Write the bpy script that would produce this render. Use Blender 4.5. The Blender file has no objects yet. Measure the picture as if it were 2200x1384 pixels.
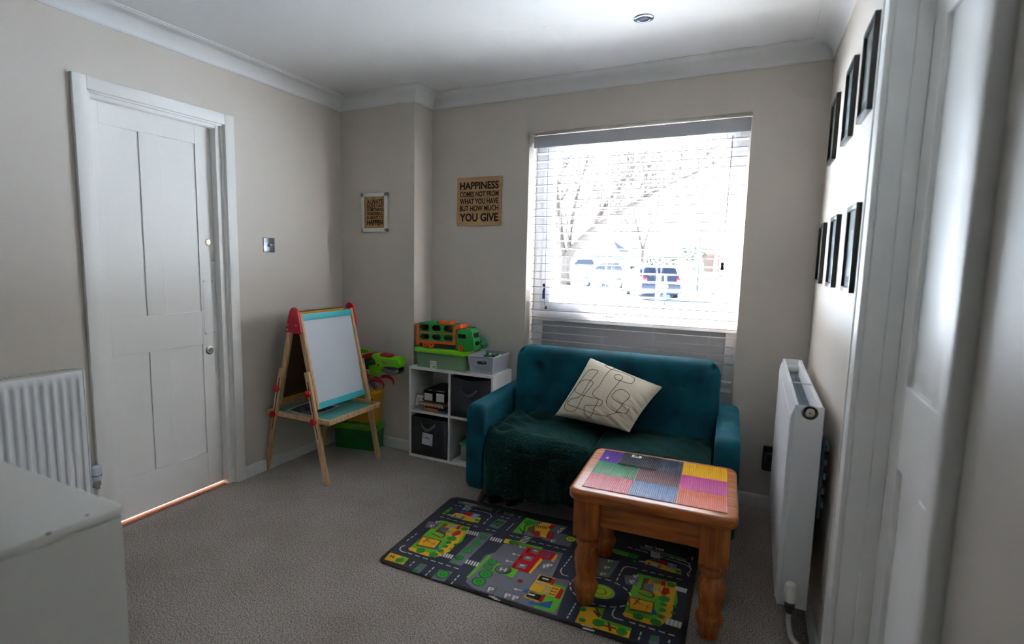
import bpy, bmesh, math, random
from mathutils import Vector, Matrix
C = bpy.context.scene
COL = C.collection
random.seed(7)
PI = math.pi
# ------------------------------------------------------------------ camera
CAM = Vector((2.64402, -3.23015, 1.32563))
CR = Vector((0.89194416, 0.45181673, 0.01724137)).normalized()
CF = Vector((-0.44706807, 0.88698502, -0.11570526)).normalized()
CU = CR.cross(CF).normalized()
FPX, PPX, PPY = 1160.946, 1035.0, 692.0
cam = bpy.data.cameras.new('camera'); co = bpy.data.objects.new('camera', cam); COL.objects.link(co)
cam.sensor_width = 36; cam.lens = FPX / 2200 * 36; cam.shift_x = (1100 - PPX) / 2200
cam.clip_start = .02; cam.clip_end = 500
co.matrix_world = Matrix(((CR.x, CU.x, -CF.x, CAM.x), (CR.y, CU.y, -CF.y, CAM.y), (CR.z, CU.z, -CF.z, CAM.z), (0, 0, 0, 1)))
cam.dof.use_dof = True; cam.dof.focus_distance = 3.15; cam.dof.aperture_fstop = 1.8
C.camera = co
def at(px, py, x=None, y=None, z=None):
    """world point seen at a photo pixel, on the plane x=, y= or z="""
    d = CF + CR * ((px - PPX) / FPX) - CU * ((py - PPY) / FPX)
    t = (x - CAM.x) / d.x if x is not None else (y - CAM.y) / d.y if y is not None else (z - CAM.z) / d.z
    return CAM + d * t
# ------------------------------------------------------------------ world, sun, exposure
C.view_settings.view_transform = 'Standard'; C.view_settings.look = 'None'
C.view_settings.gamma = 1; C.view_settings.use_curve_mapping = False
C.view_settings.exposure = 1.46
C.render.engine = 'CYCLES'
C.cycles.use_denoising = True
C.cycles.max_bounces = 10; C.cycles.diffuse_bounces = 6; C.cycles.transparent_max_bounces = 16
C.cycles.sample_clamp_indirect = 20
SKY = 1.7
W_ = bpy.data.worlds.new('daylight'); C.world = W_; W_.use_nodes = True
nt = W_.node_tree; nt.nodes.clear()
tc = nt.nodes.new('ShaderNodeTexCoord'); sx = nt.nodes.new('ShaderNodeSeparateXYZ')
mr = nt.nodes.new('ShaderNodeMapRange'); mr.inputs['From Min'].default_value = -1; mr.inputs['From Max'].default_value = 1
rp = nt.nodes.new('ShaderNodeValToRGB')
rp.color_ramp.elements[0].position = 0; rp.color_ramp.elements[0].color = (.55, .53, .50, 1)
rp.color_ramp.elements[1].position = 1; rp.color_ramp.elements[1].color = (.36, .50, .82, 1)
e = rp.color_ramp.elements.new(.495); e.color = (.62, .61, .59, 1)
e = rp.color_ramp.elements.new(.505); e.color = (.90, .95, 1, 1)
e = rp.color_ramp.elements.new(.62); e.color = (.72, .86, 1.0, 1)
bg = nt.nodes.new('ShaderNodeBackground'); bg.inputs['Strength'].default_value = SKY
wo = nt.nodes.new('ShaderNodeOutputWorld')
nt.links.new(tc.outputs['Generated'], sx.inputs[0]); nt.links.new(sx.outputs['Z'], mr.inputs['Value'])
nt.links.new(mr.outputs[0], rp.inputs[0]); nt.links.new(rp.outputs[0], bg.inputs[0]); nt.links.new(bg.outputs[0], wo.inputs[0])
sl = bpy.data.lights.new('sun', 'SUN'); sl.energy = 115; sl.angle = math.radians(.8); sl.color = (1, .95, .89)
so = bpy.data.objects.new('sun', sl); COL.objects.link(so)
so.rotation_euler = Vector((.78, -.34, -.62)).to_track_quat('-Z', 'Y').to_euler(); so.location = (-8, 4, 8)
# room shell dimensions
W, H, ZC, CV, BX, BY = 2.914, 2.40, 2.3207, .0894, .6158, .2173
WX0, WX1, WZ1 = 1.328, 2.572, 2.112
YR = -7.4
# daylight comes through the window opening (a portal only guides sampling, it emits nothing)
pl = bpy.data.lights.new('window_portal', 'AREA'); pl.shape = 'RECTANGLE'; pl.size = WX1 - WX0; pl.size_y = 1.15; pl.cycles.is_portal = True
po = bpy.data.objects.new('window_portal', pl); COL.objects.link(po); po.location = ((WX0 + WX1) / 2, .24, 1.53)
po.rotation_euler = Vector((0, -1, 0)).to_track_quat('-Z', 'Y').to_euler()
# ------------------------------------------------------------------ materials
MC = {}
def s2l(c): return tuple(((v / 255) / 12.92 if v / 255 <= .04045 else ((v / 255 + .055) / 1.055) ** 2.4) for v in c)
def base(name):
    m = bpy.data.materials.new(name); m.use_nodes = True
    return m, m.node_tree, m.node_tree.nodes['Principled BSDF']
def mat(rgb, rough=.5, metal=0, bump=0, bscale=200, sheen=0, trans=0, spec=.5, var=0, coat=0, alpha=1, name=None):
    k = (rgb, rough, metal, bump, bscale, sheen, trans, spec, var, coat, alpha)
    if k in MC: return MC[k]
    m, t, b = base(name or 'm_%02x%02x%02x_%d' % (rgb[0], rgb[1], rgb[2], len(MC)))
    b.inputs['Base Color'].default_value = (*s2l(rgb), 1); b.inputs['Roughness'].default_value = rough
    b.inputs['Metallic'].default_value = metal; b.inputs['Specular IOR Level'].default_value = spec
    b.inputs['Sheen Weight'].default_value = sheen; b.inputs['Transmission Weight'].default_value = trans
    b.inputs['Coat Weight'].default_value = coat; b.inputs['Alpha'].default_value = alpha
    tcn = t.nodes.new('ShaderNodeTexCoord')
    if bump:
        n = t.nodes.new('ShaderNodeTexNoise'); n.inputs['Scale'].default_value = bscale; n.inputs['Detail'].default_value = 4
        bp = t.nodes.new('ShaderNodeBump'); bp.inputs['Strength'].default_value = bump; bp.inputs['Distance'].default_value = .002
        t.links.new(tcn.outputs['Object'], n.inputs['Vector']); t.links.new(n.outputs['Fac'], bp.inputs['Height']); t.links.new(bp.outputs[0], b.inputs['Normal'])
    if var:
        n = t.nodes.new('ShaderNodeTexNoise'); n.inputs['Scale'].default_value = 9; n.inputs['Detail'].default_value = 5
        mx = t.nodes.new('ShaderNodeMix'); mx.data_type = 'RGBA'; c = s2l(rgb)
        mx.inputs[6].default_value = (*[v * (1 - var) for v in c], 1); mx.inputs[7].default_value = (*[min(1, v * (1 + var)) for v in c], 1)
        t.links.new(tcn.outputs['Object'], n.inputs['Vector']); t.links.new(n.outputs['Fac'], mx.inputs[0]); t.links.new(mx.outputs[2], b.inputs['Base Color'])
    MC[k] = m
    return m
def wood(c1, c2, rough=.45, scale=(30, 30, 2.2), coat=0, knots=False, name='wood'):
    k = ('wood', c1, c2, rough, scale, coat)
    if k in MC: return MC[k]
    m, t, b = base(name); b.inputs['Roughness'].default_value = rough; b.inputs['Coat Weight'].default_value = coat
    tcn = t.nodes.new('ShaderNodeTexCoord'); mp = t.nodes.new('ShaderNodeMapping'); mp.inputs['Scale'].default_value = scale
    n = t.nodes.new('ShaderNodeTexNoise'); n.inputs['Scale'].default_value = 1.6; n.inputs['Detail'].default_value = 6; n.inputs['Distortion'].default_value = .6
    r = t.nodes.new('ShaderNodeValToRGB'); r.color_ramp.elements[0].position = .35; r.color_ramp.elements[1].position = .68
    r.color_ramp.elements[0].color = (*s2l(c1), 1); r.color_ramp.elements[1].color = (*s2l(c2), 1)
    t.links.new(tcn.outputs['Object'], mp.inputs[0]); t.links.new(mp.outputs[0], n.inputs['Vector']); t.links.new(n.outputs['Fac'], r.inputs[0])
    out = r.outputs[0]
    if knots:
        v = t.nodes.new('ShaderNodeTexVoronoi'); v.inputs['Scale'].default_value = 5.5
        rr = t.nodes.new('ShaderNodeValToRGB'); rr.color_ramp.elements[0].position = .03; rr.color_ramp.elements[1].position = .09
        rr.color_ramp.elements[0].color = (.12, .04, .02, 1); rr.color_ramp.elements[1].color = (1, 1, 1, 1)
        mm = t.nodes.new('ShaderNodeMix'); mm.data_type = 'RGBA'; mm.blend_type = 'MULTIPLY'; mm.inputs[0].default_value = .55
        t.links.new(tcn.outputs['Object'], v.inputs['Vector']); t.links.new(v.outputs['Distance'], rr.inputs[0])
        t.links.new(out, mm.inputs[6]); t.links.new(rr.outputs[0], mm.inputs[7]); out = mm.outputs[2]
    t.links.new(out, b.inputs['Base Color'])
    MC[k] = m
    return m
def glass(tint=(.96, .98, .98), gloss=.06, rough=.0):
    m = bpy.data.materials.new('pane_glass'); m.use_nodes = True; t = m.node_tree; t.nodes.clear()
    a = t.nodes.new('ShaderNodeBsdfTransparent'); a.inputs[0].default_value = (*tint, 1)
    g = t.nodes.new('ShaderNodeBsdfGlossy'); g.inputs['Roughness'].default_value = rough
    mx = t.nodes.new('ShaderNodeMixShader'); mx.inputs[0].default_value = gloss; o = t.nodes.new('ShaderNodeOutputMaterial')
    t.links.new(a.outputs[0], mx.inputs[1]); t.links.new(g.outputs[0], mx.inputs[2]); t.links.new(mx.outputs[0], o.inputs[0])
    return m
def plastic_clear(rgb, amount):
    """cloudy translucent plastic: part see-through, part diffuse"""
    m = bpy.data.materials.new('cloudy_plastic'); m.use_nodes = True; t = m.node_tree; b = t.nodes['Principled BSDF']; o = t.nodes['Material Output']
    b.inputs['Base Color'].default_value = (*s2l(rgb), 1); b.inputs['Roughness'].default_value = .25
    a = t.nodes.new('ShaderNodeBsdfTransparent'); a.inputs[0].default_value = (*[min(1, v * 1.5 + .2) for v in s2l(rgb)], 1)
    mx = t.nodes.new('ShaderNodeMixShader'); mx.inputs[0].default_value = amount
    t.links.new(a.outputs[0], mx.inputs[1]); t.links.new(b.outputs[0], mx.inputs[2]); t.links.new(mx.outputs[0], o.inputs[0])
    return m
def carpet():
    m, t, b = base('carpet'); b.inputs['Roughness'].default_value = .95; b.inputs['Sheen Weight'].default_value = .2; b.inputs['Specular IOR Level'].default_value = .1
    tcn = t.nodes.new('ShaderNodeTexCoord')
    n = t.nodes.new('ShaderNodeTexNoise'); n.inputs['Scale'].default_value = 215; n.inputs['Detail'].default_value = 4; n.inputs['Roughness'].default_value = .75; n.inputs['Distortion'].default_value = .0
    r = t.nodes.new('ShaderNodeValToRGB'); r.color_ramp.elements[0].position = .41; r.color_ramp.elements[1].position = .59
    r.color_ramp.elements[0].color = (*s2l((44, 38, 36)), 1); r.color_ramp.elements[1].color = (*s2l((212, 200, 190)), 1)
    n2 = t.nodes.new('ShaderNodeTexNoise'); n2.inputs['Scale'].default_value = 3.2; n2.inputs['Detail'].default_value = 3
    r2 = t.nodes.new('ShaderNodeValToRGB'); r2.color_ramp.elements[0].position = .35; r2.color_ramp.elements[1].position = .6
    r2.color_ramp.elements[0].color = (.78, .74, .68, 1); r2.color_ramp.elements[1].color = (1, 1, 1, 1)
    mx = t.nodes.new('ShaderNodeMix'); mx.data_type = 'RGBA'; mx.blend_type = 'MULTIPLY'; mx.inputs[0].default_value = .6
    bp = t.nodes.new('ShaderNodeBump'); bp.inputs['Strength'].default_value = .6; bp.inputs['Distance'].default_value = .004
    for a in (n, n2): t.links.new(tcn.outputs['Object'], a.inputs['Vector'])
    t.links.new(n.outputs['Fac'], r.inputs[0]); t.links.new(n2.outputs['Fac'], r2.inputs[0]); t.links.new(r.outputs[0], mx.inputs[6]); t.links.new(r2.outputs[0], mx.inputs[7])
    t.links.new(mx.outputs[2], b.inputs['Base Color']); t.links.new(n.outputs['Fac'], bp.inputs['Height']); t.links.new(bp.outputs[0], b.inputs['Normal'])
    return m
def velvet():
    m, t, b = base('teal_velvet'); b.inputs['Roughness'].default_value = .75; b.inputs['Specular IOR Level'].default_value = .2
    b.inputs['Sheen Weight'].default_value = .14; b.inputs['Sheen Roughness'].default_value = .35; b.inputs['Sheen Tint'].default_value = (.1, .6, .78, 1)
    tcn = t.nodes.new('ShaderNodeTexCoord'); n = t.nodes.new('ShaderNodeTexNoise'); n.inputs['Scale'].default_value = 6; n.inputs['Detail'].default_value = 4
    r = t.nodes.new('ShaderNodeValToRGB'); r.color_ramp.elements[0].position = .35; r.color_ramp.elements[1].position = .7
    r.color_ramp.elements[0].color = (*s2l((0, 60, 72)), 1); r.color_ramp.elements[1].color = (*s2l((0, 86, 101)), 1)
    t.links.new(tcn.outputs['Object'], n.inputs['Vector']); t.links.new(n.outputs['Fac'], r.inputs[0]); t.links.new(r.outputs[0], b.inputs['Base Color'])
    return m
def knit():
    m, t, b = base('waffle_knit'); b.inputs['Roughness'].default_value = .9; b.inputs['Sheen Weight'].default_value = .12
    b.inputs['Sheen Tint'].default_value = (.35, .75, .65, 1); b.inputs['Base Color'].default_value = (*s2l((9, 58, 56)), 1); b.inputs['Specular IOR Level'].default_value = .15
    uv = t.nodes.new('ShaderNodeUVMap'); mp = t.nodes.new('ShaderNodeMapping'); mp.inputs['Rotation'].default_value = (0, 0, PI / 4)
    v = t.nodes.new('ShaderNodeTexVoronoi'); v.inputs['Scale'].default_value = 105; v.inputs['Randomness'].default_value = .35
    bp = t.nodes.new('ShaderNodeBump'); bp.inputs['Strength'].default_value = 1; bp.inputs['Distance'].default_value = .004; bp.invert = True
    rr = t.nodes.new('ShaderNodeValToRGB'); rr.color_ramp.elements[0].color = (*s2l((16, 66, 62)), 1); rr.color_ramp.elements[1].color = (*s2l((5, 34, 34)), 1); rr.color_ramp.elements[1].position = .75
    t.links.new(uv.outputs[0], mp.inputs[0]); t.links.new(mp.outputs[0], v.inputs['Vector']); t.links.new(v.outputs['Distance'], bp.inputs['Height'])
    t.links.new(v.outputs['Distance'], rr.inputs[0]); t.links.new(rr.outputs[0], b.inputs['Base Color'])
    t.links.new(bp.outputs[0], b.inputs['Normal'])
    return m
M_WALL = mat((207, 199, 189), .5, bump=.12, bscale=120, name='wall_paint')
M_CEIL = mat((222, 224, 224), .6, bump=.08, bscale=60, name='ceiling_paint')
M_GLOSS = mat((238, 237, 233), .42, bump=.02, bscale=25, name='white_gloss')
M_SKIRT = mat((214, 214, 210), .4, name='white_skirting')
M_PVC = mat((235, 236, 240), .25, name='white_upvc')
M_CARPET = carpet(); M_VELVET = velvet(); M_KNIT = knit()
M_PINE = wood((196, 152, 106), (222, 184, 140), .5, (40, 40, 3), name='beech')
M_TABLE = wood((150, 76, 22), (204, 118, 46), .32, (3, 40, 40), coat=.35, knots=True, name='orange_pine')
M_TLEG = wood((142, 70, 20), (196, 110, 42), .36, (40, 40, 4), coat=.25, name='orange_pine_leg')
M_BLACK = mat((14, 14, 15), .4); M_CHROME = mat((205, 205, 208), .16, metal=1); M_STEEL = mat((190, 186, 178), .32, metal=1)
M_RAD = mat((228, 230, 232), .28, name='radiator_enamel')
# ------------------------------------------------------------------ geometry helpers
def B(): return bmesh.new()
def merge(bm, t, mi=0, M=None):
    if M is not None: bmesh.ops.transform(t, matrix=M, verts=t.verts)
    for f in t.faces: f.material_index = mi
    me = bpy.data.meshes.new('tmp'); t.to_mesh(me); t.free(); bm.from_mesh(me); bpy.data.meshes.remove(me)
def box(bm, lo, hi, bev=0, seg=2, mi=0, M=None):
    t = B(); bmesh.ops.create_cube(t, size=1)
    for v in t.verts: v.co = Vector([(lo[i] + hi[i]) / 2 + v.co[i] * (hi[i] - lo[i]) for i in range(3)])
    if bev: bmesh.ops.bevel(t, geom=t.edges[:], offset=bev, segments=seg, profile=.5, affect='EDGES')
    merge(bm, t, mi, M)
def frame_of(d):
    d = d.normalized(); a = Vector((0, 0, 1)) if abs(d.z) < .9 else Vector((1, 0, 0)); u = d.cross(a).normalized(); return u, d.cross(u).normalized()
def cyl(bm, p0, p1, r0, r1=None, n=24, mi=0, M=None, caps=True):
    r1 = r0 if r1 is None else r1; p0 = Vector(p0); p1 = Vector(p1); u, w = frame_of(p1 - p0); t = B()
    a = [t.verts.new(p0 + (u * math.cos(2 * PI * i / n) + w * math.sin(2 * PI * i / n)) * r0) for i in range(n)]
    b = [t.verts.new(p1 + (u * math.cos(2 * PI * i / n) + w * math.sin(2 * PI * i / n)) * r1) for i in range(n)]
    for i in range(n): t.faces.new((a[i], a[(i + 1) % n], b[(i + 1) % n], b[i]))
    if caps: t.faces.new(a[::-1]); t.faces.new(b)
    bmesh.ops.recalc_face_normals(t, faces=t.faces); merge(bm, t, mi, M)
def bar(bm, p0, p1, w, d, side, mi=0, bev=0, M=None):
    """square bar from p0 to p1: width w along 'side', depth d across it"""
    p0 = Vector(p0); p1 = Vector(p1); a = (p1 - p0); L = a.length; a.normalize(); s = Vector(side); s = (s - a * s.dot(a)).normalized(); q = a.cross(s)
    R = Matrix(((s.x, q.x, a.x, p0.x), (s.y, q.y, a.y, p0.y), (s.z, q.z, a.z, p0.z), (0, 0, 0, 1)))
    t = B(); box(t, (-w / 2, -d / 2, 0), (w / 2, d / 2, L), bev, 2); merge(bm, t, mi, (M @ R) if M else R)
def tube(bm, pts, r, n=8, mi=0, closed=False, M=None, taper=None):
    pts = [Vector(p) for p in pts]; t = B(); rings = []; N = len(pts); u = None
    for i, p in enumerate(pts):
        d = (pts[(i + 1) % N] - pts[i - 1]) if closed or 0 < i < N - 1 else (pts[1] - pts[0] if i == 0 else pts[-1] - pts[-2])
        if d.length < 1e-9: d = Vector((0, 0, 1))
        d.normalize()
        if u is None: u, w = frame_of(d)
        else:
            u = (u - d * u.dot(d)); u = u.normalized() if u.length > 1e-6 else frame_of(d)[0]; w = d.cross(u)
        rr = r if taper is None else r * taper[i]
        rings.append([t.verts.new(p + (u * math.cos(2 * PI * k / n) + w * math.sin(2 * PI * k / n)) * rr) for k in range(n)])
    for i in range(N if closed else N - 1):
        a, b = rings[i], rings[(i + 1) % N]
        for k in range(n): t.faces.new((a[k], a[(k + 1) % n], b[(k + 1) % n], b[k]))
    if not closed: t.faces.new(rings[0][::-1]); t.faces.new(rings[-1])
    bmesh.ops.recalc_face_normals(t, faces=t.faces); merge(bm, t, mi, M)
def smooth_path(pts, k=6, closed=False):
    pts = [Vector(p) for p in pts]; n = len(pts); out = []
    for i in range(n if closed else n - 1):
        p0 = pts[(i - 1) % n] if closed or i > 0 else pts[0]; p1 = pts[i]; p2 = pts[(i + 1) % n]; p3 = pts[(i + 2) % n] if closed or i < n - 2 else pts[-1]
        for j in range(k):
            s = j / k; out.append(.5 * ((2 * p1) + (p2 - p0) * s + (2 * p0 - 5 * p1 + 4 * p2 - p3) * s * s + (3 * p1 - p0 - 3 * p2 + p3) * s ** 3))
    if not closed: out.append(pts[-1])
    return out
def lathe(bm, prof, n=32, mi=0, M=None):
    t = B(); rings = []
    for r, z in prof: rings.append([t.verts.new((r * math.cos(2 * PI * k / n), r * math.sin(2 * PI * k / n), z)) for k in range(n)] if r > 1e-6 else [t.verts.new((0, 0, z))])
    for a, b in zip(rings, rings[1:]):
        for k in range(n):
            A = [a[k % len(a)], a[(k + 1) % len(a)], b[(k + 1) % len(b)], b[k % len(b)]]; A = list(dict.fromkeys(A))
            if len(A) > 2: t.faces.new(A)
    for rg in (rings[0], rings[-1]):
        if len(rg) > 1: t.faces.new(rg)
    bmesh.ops.recalc_face_normals(t, faces=t.faces); merge(bm, t, mi, M)
def prism(bm, pts, z0, z1, mi=0, M=None, bev=0, seg=2):
    """2-D outline in x,y extruded from z0 to z1"""
    t = B(); f = t.faces.new([t.verts.new((p[0], p[1], z0)) for p in pts]); r = bmesh.ops.extrude_face_region(t, geom=[f])
    for v in r['geom']:
        if isinstance(v, bmesh.types.BMVert): v.co.z = z1
    bmesh.ops.recalc_face_normals(t, faces=t.faces)
    if bev: bmesh.ops.bevel(t, geom=[e for e in t.edges], offset=bev, segments=seg, profile=.5, affect='EDGES')
    merge(bm, t, mi, M)
def rrect(x0, y0, x1, y1, r, n=6):
    o = []
    for cx, cy, a in ((x1 - r, y1 - r, 0), (x0 + r, y1 - r, 90), (x0 + r, y0 + r, 180), (x1 - r, y0 + r, 270)):
        for k in range(n + 1): q = math.radians(a + 90 * k / n); o.append((cx + r * math.cos(q), cy + r * math.sin(q)))
    return o
def pebble(bm, x0, y0, x1, y1, r, z0, z1, e, mi=0, M=None, n=8, ne=6):
    """rounded-corner slab, all rims rolled over with radius e"""
    t = B(); rings = []; lv = [(e * (1 - math.sin(PI / 2 * k / ne)), z0 + e * (1 - math.cos(PI / 2 * k / ne))) for k in range(ne + 1)]
    lv += [(d, z1 - (z - z0)) for d, z in reversed(lv)]
    for d, z in lv: rings.append([t.verts.new((x, y, z)) for x, y in rrect(x0 + d, y0 + d, x1 - d, y1 - d, max(r - d, .002), n)])
    N = len(rings[0])
    for a, c in zip(rings, rings[1:]):
        for k in range(N): t.faces.new((a[k], a[(k + 1) % N], c[(k + 1) % N], c[k]))
    t.faces.new(rings[0][::-1]); t.faces.new(rings[-1]); bmesh.ops.recalc_face_normals(t, faces=t.faces); merge(bm, t, mi, M)
def poly(bm, pts, mi=0):
    f = bm.faces.new([bm.verts.new(p) for p in pts]); f.material_index = mi; return f
def ball(bm, c, r, mi=0, M=None, seg=20):
    t = B(); bmesh.ops.create_uvsphere(t, u_segments=seg, v_segments=max(8, seg // 2), radius=1)
    r = (r, r, r) if not isinstance(r, (tuple, list)) else r
    for v in t.verts: v.co = Vector((c[0] + v.co.x * r[0], c[1] + v.co.y * r[1], c[2] + v.co.z * r[2]))
    merge(bm, t, mi, M)
def text(bm, s, M, width, height, mi=0, depth=.0006, weight=0):
    """lettering scaled to width x height, lying in local x,y, centred"""
    cu = bpy.data.curves.new('t', 'FONT'); cu.body = s; cu.extrude = .5; cu.offset = weight; cu.resolution_u = 3
    o = bpy.data.objects.new('t', cu); COL.objects.link(o); dg = bpy.context.evaluated_depsgraph_get(); dg.update()
    me = bpy.data.meshes.new_from_object(o.evaluated_get(dg)); bpy.data.objects.remove(o); bpy.data.curves.remove(cu)
    t = B(); t.from_mesh(me); bpy.data.meshes.remove(me)
    xs = [v.co.x for v in t.verts]; ys = [v.co.y for v in t.verts]; x0, x1, y0, y1 = min(xs), max(xs), min(ys), max(ys)
    for v in t.verts: v.co = Vector(((v.co.x - (x0 + x1) / 2) / (x1 - x0) * width, (v.co.y - (y0 + y1) / 2) / (y1 - y0) * height, (v.co.z) * depth))
    merge(bm, t, mi, M)
def XZ(x, y, z, ang=0):   # local (x, y, z) plane -> stands upright facing -Y (x stays x, y becomes up)
    return Matrix.Translation((x, y, z)) @ Matrix.Rotation(ang, 4, 'Z') @ Matrix.Rotation(PI / 2, 4, 'X')
def obj(name, bm, mats, parent=None, smooth=True, sharp=.6, uv=False, **props):
    me = bpy.data.meshes.new(name)
    if smooth:
        for f in bm.faces: f.smooth = True
        for ed in bm.edges:
            if len(ed.link_faces) == 2 and ed.calc_face_angle(0) > sharp: ed.smooth = False
    bm.to_mesh(me); bm.free()
    for m in (mats if isinstance(mats, (list, tuple)) else [mats]): me.materials.append(m)
    o = bpy.data.objects.new(name, me); COL.objects.link(o)
    if parent: o.parent = parent
    for k, v in props.items(): o[k] = v
    return o
def empty(name, loc=(0, 0, 0), rz=0, label=None, cat=None, group=None, kind=None):
    o = bpy.data.objects.new(name, None); COL.objects.link(o); o.location = loc; o.rotation_euler = (0, 0, rz); o.empty_display_size = .05
    if label: o['label'] = label
    if cat: o['category'] = cat
    if group: o['group'] = group
    if kind: o['kind'] = kind
    return o
def tag(o, label, cat, group=None):
    o['label'] = label; o['category'] = cat
    if group: o['group'] = group
    return o
def copy_tree(o, parent=None):
    c = o.copy(); COL.objects.link(c); c.parent = parent
    for ch in [x for x in list(COL.objects) if x.parent == o]: copy_tree(ch, c)
    return c
def offset_path(pts, u):
    out = []
    for i, p in enumerate(pts):
        p = Vector(p); ns = []
        for a, b in ((i - 1, i), (i, i + 1)):
            if a >= 0 and b < len(pts): d = (Vector(pts[b]) - Vector(pts[a])).normalized(); ns.append(Vector((d.y, -d.x)))
        if len(ns) == 1: out.append(p + ns[0] * u)
        else: m = ns[0] + ns[1]; out.append(p + m * (2 * u / m.length_squared))
    return out
def sweep(bm, path, prof, mi=0):
    """moulding: profile (inward, z) swept with mitred corners along a wall line; inward is on the right hand"""
    rows = [[bm.verts.new((q.x, q.y, z)) for q in offset_path(path, u)] for u, z in prof]
    for a, b in zip(rows, rows[1:]):
        for i in range(len(path) - 1): f = bm.faces.new((a[i], a[i + 1], b[i + 1], b[i])); f.material_index = mi
    return rows
# ------------------------------------------------------------------ room shell
DY0, DY1, DZ = -1.835, -1.145, 2.03          # left doorway opening
RY0, RY1, RZ = -2.215, -1.460, 2.03          # right doorway opening
b = B(); box(b, (-.02, YR, -.12), (W + .0, .0, 0)); box(b, (WX0, 0, -.12), (WX1, .2, 0)); box(b, (W, RY0, -.12), (W + .13, RY1, 0)); box(b, (-.046, DY0, -.12), (-.02, DY1, -.0005)); obj('floor', b, M_CARPET, kind='structure')
b = B(); box(b, (-.12, YR, H), (W + .12, .24, H + .1))
r_ = .0015   # filled joint lines left by a ceiling repair
for p, q, w in (((.70, -.795), (1.69, -.745), .010), ((1.696, -.75), (1.70, -.12), .016), ((.70, -.80), (.46, -.24), .010), ((1.45, -.82), (1.60, -.74), .02)):
    t = B(); tube(t, smooth_path([(p[0], p[1], 0), ((p[0] + q[0]) / 2 + .004, (p[1] + q[1]) / 2 - .004, 0), (q[0], q[1], 0)], 8), w, 8)
    for v in t.verts: v.co.z *= .05
    merge(b, t, 0, Matrix.Translation((0, 0, H)))
for k in range(5):
    p = at(1222 + k * 5, 127 + k * 4.3, z=H); ball(b, (p.x, p.y, H), (.0022, .0022, .0008), mi=1)
obj('ceiling', b, [M_CEIL, mat((120, 120, 118), .8)], kind='structure')
b = B(); T = .12
box(b, (-T, YR, -.1), (0, DY0, H)); box(b, (-T, DY0, DZ), (0, DY1, H)); box(b, (-T, DY1, -.1), (0, .24, H))
obj('wall_left', b, M_WALL, kind='structure')
b = B(); box(b, (0, 0, -.1), (WX0, .24, H)); box(b, (WX1, 0, -.1), (W, .24, H)); box(b, (WX0, 0, WZ1), (WX1, .24, H)); box(b, (0, -BY, 0), (BX, 0, H))
obj('wall_back', b, M_WALL, kind='structure')
b = B(); box(b, (W, RY1, -.1), (W + .13, .24, H)); box(b, (W, RY0, RZ), (W + .13, RY1, H)); box(b, (W, YR, -.1), (W + .13, RY0, H))
obj('wall_right', b, M_WALL, kind='structure')
b = B(); box(b, (-T, YR - .1, -.1), (W + .13, YR, H)); obj('wall_rear', b, mat((128, 118, 108), .7), kind='structure')  # unseen end wall, set far back and darkened to soak up bounced light
b = B()
prof = [(CV + .012, H), (CV + .012, H - .004), (CV, H - .006)]
for k in range(9):
    a = k / 8 * PI / 2; prof.append((.008 + (CV - .008) * (1 - math.sin(a)), ZC + .006 + (H - .008 - ZC - .006) * math.cos(a)))
prof += [(.006, ZC + .004), (.006, ZC), (0, ZC)]
sweep(b, [(0, YR), (0, -BY), (BX, -BY), (BX, 0), (W, 0), (W, YR)], prof)
bmesh.ops.recalc_face_normals(b, faces=b.faces); obj('trim_1', b, M_CEIL, sharp=.5, kind='structure')
def skirt(name, path):
    b = B(); sweep(b, path, [(.016, 0), (.016, .056), (.012, .064), (.006, .069), (0, .07)]); bmesh.ops.recalc_face_normals(b, faces=b.faces)
    obj(name, b, M_SKIRT, kind='structure')
skirt('baseboard_left', [(0, -1.10), (0, -BY), (BX, -BY), (BX, 0)])
skirt('baseboard_back', [(BX, 0), (WX0 - .005, 0)]); skirt('baseboard_back', [(WX1, 0), (W, 0), (W, -1.385)])
skirt('baseboard_left', [(0, YR), (0, -1.895)]); skirt('baseboard_right', [(W, -2.29), (W, YR)])
# ------------------------------------------------------------------ left doorway
d1 = empty('door_1', (0, (DY0 + DY1) / 2, 0), kind='structure')
O1 = Matrix.Translation((0, -(DY0 + DY1) / 2, 0))
def part(name, bm, mats, parent, **k):
    bmesh.ops.transform(bm, matrix=Matrix.Translation(-parent.location), verts=bm.verts); return obj(name, bm, mats, parent, **k)
b = B()
for lo, hi in (((0, -1.895, 0), (.020, -1.838, 2.082)), ((0, -1.158, 0), (.020, -1.100, 2.082)), ((0, -1.838, 2.026), (.0195, -1.158, 2.0815))): box(b, lo, hi, .003)
part('architrave', b, M_GLOSS, d1)
b = B()
for lo, hi in (((-.12, DY0, 0), (.004, DY0 + .012, DZ)), ((-.12, DY1 - .022, 0), (.004, DY1, DZ)), ((-.12, DY0, DZ - .012), (.004, DY1, DZ)),
               ((-.055, DY1 - .052, 0), (-.012, DY1 - .02, DZ)), ((-.055, DY0 + .024, DZ - .028), (-.0125, DY1 - .052, DZ - .010)), ((-.12, DY1 - .0225, 0), (-.094, DY1 + .0, DZ)), ((-.05, DY0 + .01, 0), (-.012, DY0 + .024, DZ))): box(b, lo, hi, .002)
part('door_frame', b, M_GLOSS, d1)
b = B(); LY0, LY1, LX = -1.822, -1.168, -.0565
cols = ((-1.760, -1.583), (-1.479, -1.288)); rows = ((.215, .830), (1.015, 1.907)); zt = 2.016
def leafbox(y0, y1, z0, z1): box(b, (LX - .035, y0, max(z0, .012)), (LX, y1, z1), .0015, 1)
leafbox(LY0, cols[0][0], 0, zt); leafbox(cols[1][1], LY1, 0, zt); leafbox(cols[0][1], cols[1][0], .215, .83); leafbox(cols[0][1], cols[1][0], 1.015, 1.907)
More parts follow.
